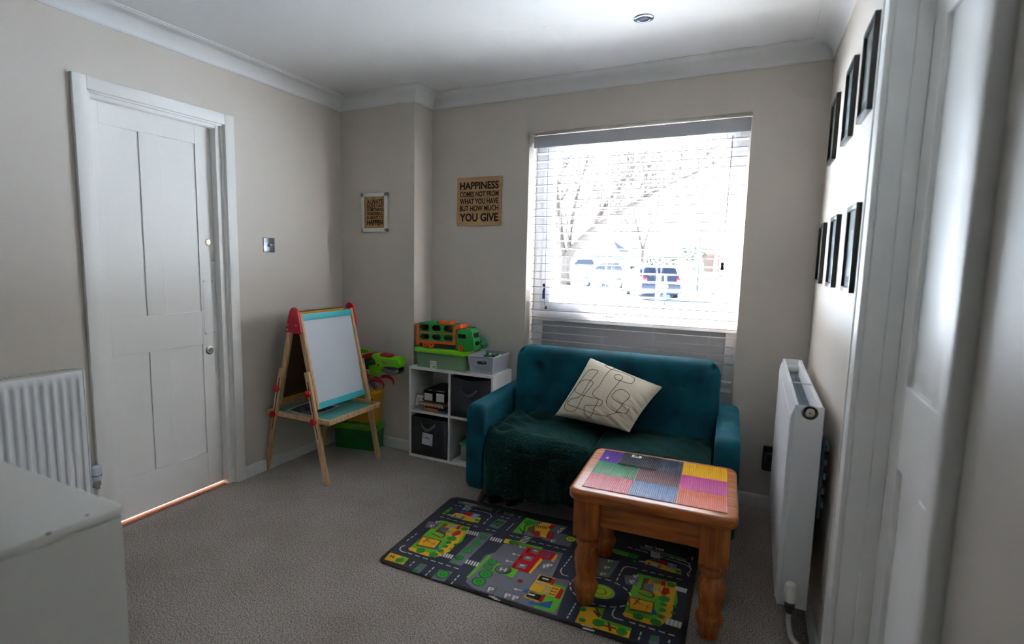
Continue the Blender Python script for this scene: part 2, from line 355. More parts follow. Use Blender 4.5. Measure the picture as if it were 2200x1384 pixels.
for z0, z1 in ((.0, .215), (.83, 1.015), (1.907, zt)): leafbox(cols[0][0], cols[1][1], z0, z1)
for y0, y1 in cols:
    for z0, z1 in rows:
        box(b, (LX - .03, y0 - .002, z0 - .002), (LX - .007, y1 + .002, z1 + .002))
part('door_leaf', b, M_GLOSS, d1)
M_BRASS = mat((196, 182, 160), .28, metal=1)
def rose(cy, cz, r):
    b = B(); Mx = Matrix.Translation((LX, cy, cz)) @ Matrix.Rotation(PI / 2, 4, 'Y')
    lathe(b, [(r, 0), (r, .003), (r * .9, .006), (r * .62, .007), (r * .6, .005), (r * .36, .005), (r * .34, .009), (0, .009)], 32, 0, Mx)
    box(b, (LX + .0088, cy - .0012, cz - .006), (LX + .0096, cy + .0012, cz + .006), mi=1)
    return b
part('lock_cylinder', rose(-1.232, 1.392, .0185), [M_BRASS, M_BLACK], d1)
b = rose(-1.249, .794, .024)
part('mortice_lock', b, [M_STEEL, M_BLACK], d1)
b = B(); box(b, (LX, -1.276, .880), (LX + .0022, -1.214, 1.188), .001)
for y, z in ((-1.270, .89), (-1.220, .89), (-1.270, 1.178), (-1.220, 1.178)): cyl(b, (LX + .002, y, z), (LX + .0032, y, z), .0028, n=10, mi=1)
part('push_plate', b, [mat((240, 240, 240), .4), mat((90, 86, 82), .4, metal=1)], d1)
b = B(); box(b, (-.30, -1.95, -.03), (-.02, -1.05, .002), .002); part('threshold', b, wood((120, 74, 50), (150, 96, 66), .5, (4, 30, 30)), d1)
# ------------------------------------------------------------------ right doorway
d2 = empty('door_2', (W, (RY0 + RY1) / 2, 0), kind='structure')
b = B()
box(b, (W - .014, RY1 - .004, 0), (W, -1.387, 2.10), .003); box(b, (W - .018, -1.399, 0), (W + .001, -1.385, 2.101), .003)
box(b, (W - .014, -2.288, 0), (W, RY0 + .004, 2.10), .003); box(b, (W - .024, -2.294, 0), (W + .001, -2.264, 2.101), .006, 3)
box(b, (W - .0135, RY0 + .003, RZ - .004), (W, RY1 - .003, 2.099), .003)
part('architrave', b, M_GLOSS, d2)
b = B()
for y0, y1 in ((RY1 - .016, RY1), (RY0, RY0 + .016)): box(b, (W, y0, 0), (W + .125, y1, RZ), .001)
box(b, (W, RY0, RZ - .016), (W + .125, RY1, RZ), .001)
for y0, y1 in ((RY1 - .028, RY1 - .016), (RY0 + .016, RY0 + .028)): box(b, (W + .045, y0, 0), (W + .078, y1, RZ - .01), .001)
part('door_frame', b, M_GLOSS, d2)
b = B(); X0 = W + .079
def lb(y0, y1, z0, z1): box(b, (X0, y0, z0), (X0 + .035, y1, z1), .002, 1)
ya, yb = RY0 + .018, RY1 - .019
lb(ya, ya + .10, .002, RZ - .018); lb(yb - .105, yb, .002, RZ - .018); ym = (ya + yb) / 2
for z0, z1 in ((.21, .82), (1.03, 1.90)): lb(ym - .045, ym + .045, z0, z1)
for z0, z1 in ((.002, .21), (.82, 1.03), (1.90, RZ - .018)): lb(ya + .10, yb - .105, z0, z1)
box(b, (X0 + .012, ya + .05, .1), (X0 + .024, yb - .05, 1.95))
part('door_leaf', b, M_GLOSS, d2)
# ------------------------------------------------------------------ window
w1 = empty('window_1', ((WX0 + WX1) / 2, .17, 0), kind='structure')
FY0, FY1 = .14, .21
b = B()
def fb(x0, x1, z0, z1, y0=FY0, y1=FY1, bev=.004): box(b, (x0, y0, z0), (x1, y1, z1), bev)
fb(WX0, WX0 + .062, 0, WZ1); fb(WX1 - .062, WX1, 0, WZ1); fb(WX0 + .062, WX1 - .062, WZ1 - .062, WZ1); fb(WX0 + .001, WX1 - .001, .93, .992, .125); fb(WX0 + .062, WX1 - .062, 0, .06)
part('window_frame', b, M_PVC, w1)
b = B()   # opening casement with its chamfered inner edge
sx0, sx1, sz0, sz1 = WX0 + .055, WX1 - .055, .985, WZ1 - .055
for x0, x1, z0, z1 in ((sx0, sx0 + .065, sz0, sz1), (sx1 - .065, sx1, sz0, sz1), (sx0 + .065, sx1 - .065, sz1 - .065, sz1), (sx0 + .065, sx1 - .065, sz0, sz0 + .065)): fb(x0, x1, z0, z1, FY0 - .012, FY1 - .01, .006)
part('casement', b, M_PVC, w1)
b = B()
for x0, x1, z0, z1 in ((sx0 + .063, sx0 + .067, sz0 + .063, sz1 - .063), (sx1 - .067, sx1 - .063, sz0 + .063, sz1 - .063), (sx0 + .063, sx1 - .063, sz0 + .063, sz0 + .067)): fb(x0, x1, z0, z1, .150, .158, 0)
part('gasket', b, mat((60, 62, 70), .6), w1)
b = B(); box(b, (sx0 + .06, .163, sz0 + .06), (sx1 - .06, .167, sz1 - .06)); part('glass_pane', b, glass(), w1)
b = B(); box(b, (WX0 + .06, .165, .055), (WX1 - .06, .195, .935)); part('infill_panel', b, mat((190, 191, 195), .4), w1)
b = B(); p = at(1307, 681, y=.118)
prism(b, rrect(-.034, -.009, .034, .009, .008), 0, .012, 0, XZ(p.x, .126, p.z)); 
for k in (-.024, -.011, .006, .022): cyl(b, (p.x + k, .114, p.z), (p.x + k, .1128, p.z), .0045, n=12, mi=1)
part('handle_plate', b, [M_PVC, mat((50, 42, 52), .5)], w1)
for px, py in ((1197, 333), (1308, 313), (1549, 304)): pass
# ------------------------------------------------------------------ venetian blind
vb = empty('venetian_blind', ((WX0 + WX1) / 2, .055, .57), label='white wide-slat venetian blind filling the window recess above the teal sofa', cat='blind')
b = B(); box(b, (WX0 + .018, .028, 2.022), (WX1 - .004, .038, 2.092), .002); box(b, (WX0 + .018, .038, 2.022), (WX0 + .024, .06, 2.092)); part('valance', b, mat((190, 192, 198), .45), vb)
b = B(); box(b, (WX0 + .03, .044, 2.045), (WX1 - .01, .098, 2.098), .002); part('headrail', b, mat((225, 222, 214), .45), vb)
M_SLAT = mat((198, 194, 194), .4, name='slat_white'); SP = .0493; Z0 = 1.992; NS = 28
sm = None
for k in range(NS):
    z = Z0 - k * SP
    if sm is None:
        t = B(); n = 6; th = .0018
        top = [(WX0 + .022, -.025 + .05 * i / n, .0016 * (1 - (2 * i / n - 1) ** 2)) for i in range(n + 1)]
        ring = [(y, zz + th) for _, y, zz in top] + [(y, zz - th) for _, y, zz in reversed(top)]
        va = [t.verts.new((WX0 + .024 - vb.location.x, y, zz)) for y, zz in ring]; vc = [t.verts.new((WX1 - .012 - vb.location.x, y, zz)) for y, zz in ring]
        for i in range(len(ring)): t.faces.new((va[i], va[(i + 1) % len(ring)], vc[(i + 1) % len(ring)], vc[i]))
        t.faces.new(va); t.faces.new(vc[::-1]); bmesh.ops.recalc_face_normals(t, faces=t.faces)
        s = obj('slat', t, M_SLAT, vb); sm = s
    else: s = sm.copy(); COL.objects.link(s)
    s.location = (0, .011, z - vb.location.z + random.uniform(-.0006, .0006)); s.rotation_euler = (math.radians(-3.2 + .5 * random.uniform(-1.2, 1.2)), 0, 0)
b = B(); zb = Z0 - NS * SP; box(b, (WX0 + .024, .041, zb - .008), (WX1 - .012, .091, zb + .008), .003); part('bottom_rail', b, mat((214, 214, 216), .4), vb)
M_CORD = mat((120, 112, 118), .8)
for px in (1202, 1308, 1422, 1549):
    p = at(px, 320, y=.04)
    b = B()
    for yy in (.0395, .0925):
        tube(b, [(p.x, yy, 2.05), (p.x, yy, zb)], .0009, 6)
        tube(b, [(p.x + .006, yy, 2.05), (p.x + .006, yy, zb)], .0006, 6)
    part('ladder_cord', b, mat((206, 202, 204), .8), vb)
b = B(); pa = at(1574, 291, y=.03); pb = at(1552, 566, y=.03)
for o in (0, .004): tube(b, smooth_path([(pa.x + o, .032, pa.z), ((pa.x + pb.x) / 2 + o * .5, .031, (pa.z + pb.z) / 2), (pb.x, .03, pb.z)], 10), .0013, 6)
pc = part('pull_cord', b, mat((140, 92, 96), .8), vb)
b = B(); lathe(b, [(.002, .014), (.007, .012), (.0085, .008), (.006, 0), (.0065, -.008), (.0085, -.014), (.007, -.02), (.0, -.021)], 16, 0, Matrix.Translation((pb.x, .03, pb.z - .012)) @ Matrix.Scale(1.25, 4)); part('tassel', b, mat((84, 48, 52), .5), vb)
b = B(); pa = at(1178, 320, y=.03); pb = at(1170, 655, y=.03); tube(b, smooth_path([(pa.x, .03, pa.z), ((pa.x + pb.x) / 2, .031, (pa.z + pb.z) / 2), (pb.x, .03, pb.z)], 10), .0012, 6); part('tilt_cord', b, mat((110, 88, 96), .8), vb)
for py in (661, 622):
    p = at(1173 if py > 650 else 1169, py, y=.03); b = B(); lathe(b, [(0, .011), (.003, .01), (.007, -.004), (.007, -.009), (0, -.011)], 14, 0, Matrix.Translation(p)); part('tassel', b, mat((84, 48, 52), .5), vb)
p = at(1168, 632, y=.028); b = B(); prism(b, [(-.008, -.030), (.010, -.030), (.010, .018), (-.008, .026)], 0, .0012, 0, XZ(p.x, .028, p.z)); prism(b, [(-.008, .050), (.009, .046), (.009, .066), (-.008, .066)], 0, .0012, 1, XZ(p.x, .028, p.z)); part('safety_tag', b, [mat((60, 92, 168), .5), mat((58, 38, 62), .5)], vb)
# ------------------------------------------------------------------ outside (seen through the window)
def gz(y): return -.4 if y < 21 else -.4 + (y - 21) * .029
b = B()
ys = [.3, 8, 14, 21, 26, 31, 36, 42, 60, 90]
rows = [[b.verts.new((x, y, gz(y) if y > 14 else -.42)) for x in (-70, -20, -8, 0, 6, 14, 50)] for y in ys]
for i in range(len(ys) - 1):
    for k in range(6): f = b.faces.new((rows[i][k], rows[i][k + 1], rows[i + 1][k + 1], rows[i + 1][k])); f.material_index = 0
obj('ground_outside', b, mat((186, 203, 226), .9, var=.06), kind='structure')
M_BARK = mat((62, 52, 44), .9, bump=.5, bscale=12, var=.2)
def tree(name, Y, trunk, limbs, label, seed, twig=3):
    rnd = random.Random(seed); b = B(); bb = B()
    base_ = at(trunk[0][0], trunk[0][1], y=Y)
    t = empty(name, (base_.x, Y, gz(Y)), label=label, cat='tree')
    pts = [at(q[0], q[1], y=Y) for q in trunk]; pts[0].z = gz(Y) - .1; rad = [q[2] for q in trunk]
    tube(b, smooth_path(pts, 4), 1, 12, taper=[rad[min(len(rad) - 1, i // 4)] * (1 - (i % 4) / 4) + rad[min(len(rad) - 1, i // 4 + 1)] * (i % 4) / 4 for i in range((len(pts) - 1) * 4 + 1)])
    def grow(p, d, L, r, depth):
        n = 5; q = [p.copy()]; dd = d.copy()
        for i in range(n): dd = (dd + Vector((rnd.uniform(-.25, .25), rnd.uniform(-.3, .3), rnd.uniform(-.1, .22)))).normalized(); q.append(q[-1] + dd * L / n)
        tube(bb, q, r, 5, taper=[1 - .13 * i for i in range(n + 1)])
        if depth > 0:
            for i in range(2, n + 1):
                for _ in range(2 if i == n else 1):
                    e2 = (dd + Vector((rnd.uniform(-1, 1), rnd.uniform(-.8, .8), rnd.uniform(-.2, .9)))).normalized(); grow(q[i], e2, L * rnd.uniform(.5, .75), r * .68, depth - 1)
    for lm in limbs:
        lp = [at(q[0], q[1], y=Y + dy) for q, dy in zip(lm[0], lm[1])]; sp = smooth_path(lp, 4); n = len(sp)
        tube(bb, sp, 1, 8, taper=[lm[2] * (1 - i / n) + lm[3] * i / n for i in range(n)])
        for i in range(2, n, 2):
            d = (sp[min(n - 1, i + 1)] - sp[i - 1]).normalized(); e2 = (d * .7 + Vector((rnd.uniform(-.8, .8), rnd.uniform(-.6, .6), rnd.uniform(-.1, 1)))).normalized()
            grow(sp[i], e2, lm[4] * rnd.uniform(.6, 1.1), max(.03, lm[3] * 1.2), twig - 1)
    part('trunk', b, M_BARK, t); part('branches', bb, M_BARK, t)
tree('bare_tree', 29, [(1212, 612, .50), (1212, 590, .36), (1214, 570, .34), (1216, 552, .38)],
     [([(1214, 556), (1206, 520), (1203, 470), (1196, 400), (1190, 330)], (0, 0, .5, .5, 0), .26, .06, 3.2),
      ([(1218, 556), (1240, 528), (1290, 482), (1335, 455), (1385, 425), (1440, 395), (1500, 370)], (0, 0, -.5, -1, -1, 0, 0), .34, .05, 3.0),
      ([(1270, 500), (1300, 440), (1335, 395), (1360, 345)], (-.3, 0, 1, 1), .20, .05, 3.0),
      ([(1222, 530), (1228, 480), (1240, 420), (1262, 340), (1280, 300)], (0, 1, 1, 2, 2), .16, .04, 3.0)],
     'large bare tree with forked pale trunk standing beside the parked white car', 3)
tree('bare_tree', 36, [(1378, 600, .20), (1379, 560, .15), (1381, 540, .13)],
     [([(1381, 545), (1372, 500), (1360, 450), (1352, 400)], (0, 0, 0, 0), .10, .03, 3.0), ([(1381, 540), (1395, 490), (1412, 440), (1425, 380)], (0, 0, .5, .5), .10, .03, 3.0), ([(1380, 545), (1345, 525), (1330, 505)], (0, 0, 0), .06, .03, 2.0)],
     'thin bare tree standing further off behind the dark parked car', 9, 3)
def car(name, x, y, rz, paint, label, L=4.0, Wd=1.75, Ht=1.48):
    t = empty(name, (x, y, gz(y)), rz, label=label, cat='car')
    P = mat(paint, .25, metal=.2, coat=.6); G = mat((22, 28, 38), .08); K = mat((18, 18, 20), .7)
    def sec(prof, w0, w1, zs):   # prism across x with tumblehome
        bb = B(); r0 = []; r1 = []
        for yy, zz in prof:
            k = max(0, min(1, (zz - zs) / .6)); hw = w0 + (w1 - w0) * k; r0.append(bb.verts.new((-hw, yy, zz))); r1.append(bb.verts.new((hw, yy, zz)))
        n = len(prof)
        for i in range(n): bb.faces.new((r0[i], r0[(i + 1) % n], r1[(i + 1) % n], r1[i]))
        bb.faces.new(r0[::-1]); bb.faces.new(r1); bmesh.ops.recalc_face_normals(bb, faces=bb.faces); bmesh.ops.bevel(bb, geom=bb.edges[:], offset=.035, segments=2, affect='EDGES'); return bb
    h = L / 2
    obj('body', sec([(-h, .3), (-h - .03, .55), (-h + .05, .95), (-h + .35, Ht - .06), (-h + .9, Ht), (.2, Ht - .03), (.95, 1.02), (h - .25, .85), (h, .6), (h, .28), (-h + .2, .22)], Wd / 2, Wd / 2 - .2, .85), P, t)
    b = B(); box(b, (-.58, -h + .12, .98), (.58, -h + .2, 1.34), .02, M=Matrix.Translation((0, -.02, 0)) @ Matrix.Translation((0, -h + .16, 1.16)) @ Matrix.Rotation(-.55, 4, 'X') @ Matrix.Translation((0, h - .16, -1.16))); obj('rear_window', b, G, t)
    for s in (-1, 1):
        b = B(); prism(b, [(-h + .55, 1.0), (.75, 1.0), (.15, Ht - .14), (-h + .85, Ht - .12)], 0, .03, 0, Matrix.Translation((s * (Wd / 2 - .085) - .015, 0, 0)) @ Matrix.Rotation(PI / 2, 4, 'Z') @ Matrix.Rotation(PI / 2, 4, 'X')); obj('side_window', b, G, t)
        b = B(); box(b, (s * (Wd / 2 - .13) - .1, -h - .02, .80), (s * (Wd / 2 - .13) + .1, -h + .14, .98), .03); obj('tail_light', b, mat((200, 24, 30), .2), t)
        for yy in (-h + .75, h - .8):
            b = B(); cyl(b, (s * (Wd / 2 - .20), yy, .31), (s * (Wd / 2 + .01), yy, .31), .31, n=24); cyl(b, (s * (Wd / 2 + .0), yy, .31), (s * (Wd / 2 + .02), yy, .31), .19, n=18, mi=1); obj('wheel', b, [K, M_STEEL], t)
    b = B(); box(b, (-.26, -h - .045, .55), (.26, -h - .02, .66)); obj('number_plate', b, mat((224, 190, 60), .5), t)
    b = B(); box(b, (-Wd / 2 + .05, -h - .05, .28), (Wd / 2 - .05, -h + .1, .45), .02); obj('bumper', b, mat((50, 56, 70), .5), t)
p = at(1390, 610, y=21.5)
car('parked_car', p.x - .2, 23.4, math.radians(24), (16, 24, 44), 'dark blue parked hatchback seen from behind through the blind')
p = at(1303, 600, y=27); car('parked_car', p.x, 28.2, math.radians(62), (150, 152, 156), 'white parked car between the tree trunk and the dark hatchback', Ht=1.55)
p = at(1248, 600, y=32); car('parked_car', p.x, 33.5, math.radians(62), (120, 130, 142), 'pale silver parked car furthest off, half behind the tree trunk', Ht=1.6)
t = empty('lamp_post', (at(1500, 590, y=26).x, 26, gz(26)), label='tall thin grey street lamp post in front of the wooden fence', cat='lamp post')
b = B(); cyl(b, (0, 0, 0), (.02, 0, 6.4), .065, .045, 12); cyl(b, (0, 0, 0), (0, 0, 1.0), .09, .09, 12); obj('pole', b, mat((70, 74, 76), .5), t)
b = B(); tube(b, smooth_path([(.02, 0, 6.3), (.1, 0, 6.7), (.5, 0, 6.85)], 5), .035, 8); box(b, (.4, -.1, 6.78), (1.0, .1, 6.9), .03); obj('lamp_head', b, mat((160, 164, 166), .5), t)
for k, px in enumerate((1415, 1428)):
    y = 19.5; t = empty('bollard', (at(px, 640, y=y).x, y, gz(y)), label=('left' if k == 0 else 'right') + ' one of two slim grey posts at the kerb by the dark car', cat='bollard', group='kerbside posts by the dark car')
    b = B(); cyl(b, (0, 0, 0), (0, 0, 1.15), .055, .05, 12); ball(b, (0, 0, 1.15), .055, seg=12); obj('post', b, mat((44, 52, 70), .6), t)
def hedge(name, x0, x1, y, z1, rgb, label, seed):
    rnd = random.Random(seed); b = B(); g = gz(y)
    for _ in range(int((x1 - x0) * 46)):
        c = Vector((rnd.uniform(x0, x1), y + rnd.uniform(-.5, .5), 0)); c.z = g + (rnd.random() ** .7) * (z1 - g) * rnd.uniform(.75, 1.0)
        r = rnd.uniform(.16, .38)
        for _ in range(14):
            d = Vector((rnd.gauss(0, 1), rnd.gauss(0, 1), rnd.gauss(0, 1))).normalized(); q = c + d * r; u, w = frame_of(d + Vector((rnd.uniform(-1, 1), 0, rnd.uniform(-1, 1)))); s = .10
            poly(b, [q - u * s, q - w * s * .5, q + u * s, q + w * s * .5], rnd.choice((0, 0, 1)))
    o = obj(name, b, [mat(rgb, .8), mat(tuple(int(v * .6) for v in rgb), .8)], smooth=False); tag(o, label, 'hedge')
hedge('garden_hedge', at(1463, 560, y=40).x, at(1512, 560, y=40).x, 40, at(1480, 518, y=40).z, (34, 56, 26), 'green leafy garden hedge to the left of the wooden fence', 4)
hedge('garden_hedge', at(1385, 560, y=42).x, at(1458, 560, y=42).x, 42, at(1400, 545, y=42).z, (48, 62, 38), 'low loose greenery behind the dark parked hatchback', 5)
t = empty('garden_fence', (at(1525, 597, y=38).x, 38, gz(38)), label='brown vertical-board garden fence right of the lamp post', cat='fence')
x0, x1 = at(1503, 597, y=38).x, at(1551, 597, y=38).x; zt_ = at(1525, 549, y=38).z; b = B(); n = 16
for k in range(n): box(b, (x0 + (x1 - x0) * k / n, 38, gz(38)), (x0 + (x1 - x0) * (k + .9) / n, 38.04, zt_))
part('board_panel', b, mat((64, 50, 40), .9, var=.2), t)
for xx in (x0, x0 + (x1 - x0) * .72, x1): b = B(); box(b, (xx - .06, 37.9, gz(38)), (xx + .06, 38.0, zt_ + .1)); part('fence_post', b, mat((150, 140, 130), .9), t)
t = empty('brick_house', (at(1585, 520, y=52).x, 55, gz(55)), label='red brick house with a hipped roof beyond the fence', cat='house')
x0, x1 = at(1513, 540, y=52).x, at(1700, 540, y=52).x; ze = at(1530, 545, y=52).z; zr_ = at(1560, 486, y=52).z
b = B(); box(b, (x0, 52, gz(52)), (x1, 60, ze)); part('wall', b, mat((100, 58, 46), .9, var=.15), t)
b = B(); xm = at(1566, 486, y=56).x
q = [Vector(c) for c in ((x0 - .3, 51.6, ze), (x1 + .3, 51.6, ze), (x1 + .3, 60.4, ze), (x0 - .3, 60.4, ze), (xm, 56, zr_ + .4), (x1 - 3, 56, zr_ + .4))]
for idx in ((0, 1, 5, 4), (1, 2, 5), (2, 3, 4, 5), (3, 0, 4), (0, 3, 2, 1)): poly(b, [q[i] for i in idx])
bmesh.ops.recalc_face_normals(b, faces=b.faces); part('roof', b, mat((110, 68, 56), .9, var=.15), t)
t = empty('terraced_house', (at(1290, 560, y=58).x, 60, gz(60)), label='distant pale grey house left of the thin bare tree', cat='house')
x0, x1 = at(1262, 545, y=58).x, at(1325, 545, y=58).x; ze = at(1290, 540, y=58).z
b = B(); box(b, (x0, 58, gz(58)), (x1, 64, ze)); part('wall', b, mat((90, 96, 108), .9), t)
b = B(); xm = (x0 + x1) / 2; q = [Vector(c) for c in ((x0 - .3, 57.6, ze), (x1 + .3, 57.6, ze), (x1 + .3, 64.4, ze), (x0 - .3, 64.4, ze), (x0 + 1.5, 61, ze + 1.6), (x1 - 1.5, 61, ze + 1.6))]
for idx in ((0, 1, 5, 4), (1, 2, 5), (2, 3, 4, 5), (3, 0, 4), (0, 3, 2, 1)): poly(b, [q[i] for i in idx])
bmesh.ops.recalc_face_normals(b, faces=b.faces); part('roof', b, mat((52, 58, 74), .9), t)
for k in range(3):
    xx = x0 + (x1 - x0) * (.2 + .3 * k); b = B(); box(b, (xx - .5, 57.95, ze - 1.5), (xx + .5, 58.0, ze - .5)); part('window', b, mat((60, 70, 86), .2), t)
# ------------------------------------------------------------------ radiators
def trv(parent, x, y, z, down, clear=False):
    b = B(); Mx = Matrix.Translation((x, y, z)); WM = mat((226, 226, 216), .35) if not clear else mat((214, 220, 232), .25)
    lathe(b, [(0, .0), (.017, .0), (.0185, .012), (.0195, .040), (.018, .058), (.013, .064), (0, .066)], 24, 0, Mx)
    for k in range(12):
        a = k * PI / 6; c = Vector((x + .0188 * math.cos(a), y + .0188 * math.sin(a), 0)); bar(b, (c.x, c.y, z + .030), (c.x - .003 * math.cos(a), c.y - .003 * math.sin(a), z + .060), .003, .004, (math.cos(a + PI / 2), math.sin(a + PI / 2), 0))
    if clear: cyl(b, (x, y, z + .020), (x, y, z + .023), .0201, n=24, mi=1)
    part('valve_head', b, [WM, mat((50, 56, 96), .5)], parent)
    b = B(); lathe(b, [(.0, -.042), (.010, -.042), (.010, -.026), (.0155, -.024), (.0155, -.008), (.012, -.004), (.012, .0), (0, 0)], 20, 0, Mx); part('valve_body', b, M_CHROME if clear else mat((96, 96, 100), .35, metal=.8), parent)
    b = B(); tube(b, smooth_path(down, 8), .0078, 12); part('pipe', b, mat((206, 204, 198), .35), parent)
r1 = empty('radiator', (.07, -2.45, .24), label='white fluted panel radiator on the left wall beside the door', cat='radiator')
RY, RYE, RT, RB = -1.968, -2.95, .828, .235
b = B()   # fluted front panel, cross-section swept up
pr = []; y = RY
nfl = int((RY - RYE - .04) / .0328)
pr.append((RY, .098)); pr.append((RY - .020, .110))
for k in range(nfl):
    c = RY - .020 - .0328 * (k + .5); pr += [(c + .0115, .110), (c + .0075, .1035), (c - .0075, .1035), (c - .0115, .110)]
pr.append((RYE, .110))
zs = [(RB, -.006), (RB + .02, 0), (RB + .02, 0), (RT - .045, 0), (RT - .03, 0), (RT - .008, 0), (RT, -.006)]
rows = []
for i, (z, dx) in enumerate(zs):
    fl = (2 <= i <= 3); rows.append([b.verts.new(((x if fl else max(x, .110 if k_ > 0 else .098)) + dx, y, z)) for k_, (y, x) in enumerate(pr)])
for a, c in zip(rows, rows[1:]):
    for k in range(len(pr) - 1):
        b.faces.new((a[k], a[k + 1], c[k + 1], c[k]))
bmesh.ops.recalc_face_normals(b, faces=b.faces); part('front_panel', b, M_RAD, r1, sharp=.9)
b = B(); box(b, (.035, RYE, RB + .01), (.047, RY, RT - .012), .003); part('rear_panel', b, M_RAD, r1)
b = B(); box(b, (.040, RY - .002, RB + .006), (.104, RY + .003, RT - .004), .002); part('end_cap', b, M_RAD, r1)
b = B()
for k in range(46):
    yy = RY - .006 - k * .021
    if yy < RYE: break
    box(b, (.044, yy - .0165, RT - .002), (.100, yy, RT + .004), .001)
box(b, (.036, RYE, RT - .006), (.044, RY, RT + .005)); box(b, (.098, RYE, RT - .006), (.106, RY, RT + .005)); part('top_grille', b, mat((214, 212, 200), .35), r1)
trv(r1, .075, -1.930, .315, [(.075, -1.930, .28), (.075, -1.930, .15), (.072, -1.93, .0)], clear=True)
b = B(); cyl(b, (.072, -1.968, .290), (.072, -1.93, .290), .008, n=12); part('valve_tail', b, M_CHROME, r1)
r2 = empty('radiator', (2.83, -.70, .165), label='white double panel radiator without its top grille on the right wall', cat='radiator')
xa, xb, ya, yb, z0, z1 = 2.790, 2.872, -1.190, -.215, .150, .862
b = B()   # front panel with a soft outward bow at its ends
pr = [(xa + .012, z0 + .006), (xa - .004, z0), (xa - .010, z0 + .02), (xa - .010, z1 - .035), (xa - .002, z1 - .012), (xa, z1), (xa + .010, z1), (xa + .012, z1 - .006)]
prism(b, [(x, z) for x, z in pr], 0, yb - ya, 0, Matrix.Translation((0, yb, 0)) @ Matrix.Rotation(PI / 2, 4, 'X'))
box(b, (xa - .013, ya + .012, z0 + .015), (xa - .008, yb - .012, z1 - .045), .004); part('front_panel', b, M_RAD, r2)
b = B(); prism(b, [(x, z) for x, z in ((xb - .012, z0 + .006), (xb, z0), (xb, z1 - .004), (xb - .004, z1), (xb - .014, z1), (xb - .016, z1 - .006))], 0, yb - ya, 0, Matrix.Translation((0, yb, 0)) @ Matrix.Rotation(PI / 2, 4, 'X')); part('rear_panel', b, M_RAD, r2)
for y0, lab in ((ya - .004, 1), (yb + .001, 0)):
    b = B(); box(b, (xa + .002, y0, z0 + .004), (xb + .001, y0 + .004, z1 + .002), .0015)
    if lab: box(b, ((xa + xb) / 2 - .014, y0 - .0006, .772), ((xa + xb) / 2 + .016, y0 + .001, .774))
    part('end_cap', b, M_RAD, r2)
b = B(); n = 40
for k in range(n):
    yy = ya + .02 + (yb - ya - .16) * k / n; box(b, (xa + .022, yy, z0 + .05), (xa + .040, yy + .0035, z1 - .055)); box(b, (xb - .036, yy, z0 + .05), (xb - .018, yy + .0035, z1 - .055))
box(b, (xa + .04, ya + .02, z0 + .05), (xb - .036, yb - .14, z1 - .07)); part('convector_fins', b, mat((150, 160, 164), .5), r2)
b = B(); yy = at(1722, 825, z=z1).y; tube(b, smooth_path([(xa + .006, yy, z1 - .002), (xa + .014, yy, z1 + .003), (xb - .02, yy - .01, z1 + .004), (xb - .006, yy - .015, z1 + .002), (xb - .012, yy - .03, z1 - .004)], 6), .0028, 8); part('grille_clip', b, M_RAD, r2)
b = B(); yy = yb - .06; tube(b, [(xa + .012, yy, z1 - .035), (xa + .026, yy, z1 - .032), (xb - .03, yy, z1 - .032), (xb - .014, yy, z1 - .035)], .013, 14, taper=[.8, 1.25, 1.25, .8]); cyl(b, ((xa + xb) / 2, yy, z1 - .04), ((xa + xb) / 2, yy - .004, z1 - .10), .010, n=14); part('top_tee', b, mat((216, 218, 214), .4), r2)
b = B(); c = Vector(((xa + xb) / 2 + .002, ya - .004, .842)); Mx = Matrix.Translation(c) @ Matrix.Rotation(PI / 2, 4, 'X')
lathe(b, [(.0235, 0), (.0235, .002), (.021, .0035), (.0185, .0005), (.0185, .0002)], 28, 1, Mx); lathe(b, [(.0185, .0005), (.0135, .0005), (.0135, .004), (.0115, .005), (0, .005)], 28, 0, Mx); lathe(b, [(.0034, .005), (.0034, .0062), (0, .0062)], 10, 1, Mx); part('air_vent_plug', b, [mat((206, 202, 190), .4), mat((110, 104, 98), .5)], r2)
p = at(1697, 1290, y=-1.235)
trv(r2, p.x, -1.235, p.z - .002, [(p.x, -1.235, p.z - .035), (p.x, -1.238, p.z - .075), (p.x + .012, -1.250, p.z - .12), (p.x + .035, -1.262, .06), (p.x + .048, -1.27, .0)])
b = B(); cyl(b, (p.x, -1.235, p.z - .018), (p.x, -1.19, p.z - .018), .009, n=14); part('valve_tail', b, mat((96, 96, 100), .35, metal=.8), r2)
t = empty('folded_airer', (2.893, -1.06, .44), label='blue grey slatted plastic airer slotted between the right radiator and the wall', cat='airer')
b = B(); box(b, (2.885, -1.125, .46), (2.892, -.95, .735), .003); part('panel', b, mat((112, 134, 158), .5), t)
for z in (.50, .55, .60, .65, .70): b = B(); box(b, (2.8925, -1.130, z), (2.901, -.96, z + .022), .003); part('slat', b, mat((150, 168, 188), .4), t)
for z in (.535, .62, .69): b = B(); box(b, (2.8925, -1.137, z), (2.905, -1.118, z + .008), .002); part('clip', b, M_BLACK, t)
b = B(); box(b, (2.8765, -1.10, .728), (2.895, -1.08, .742), .002); box(b, (2.8765, -1.10, .66), (2.880, -1.08, .742), .0015); part('hook', b, mat((96, 116, 138), .5), t)
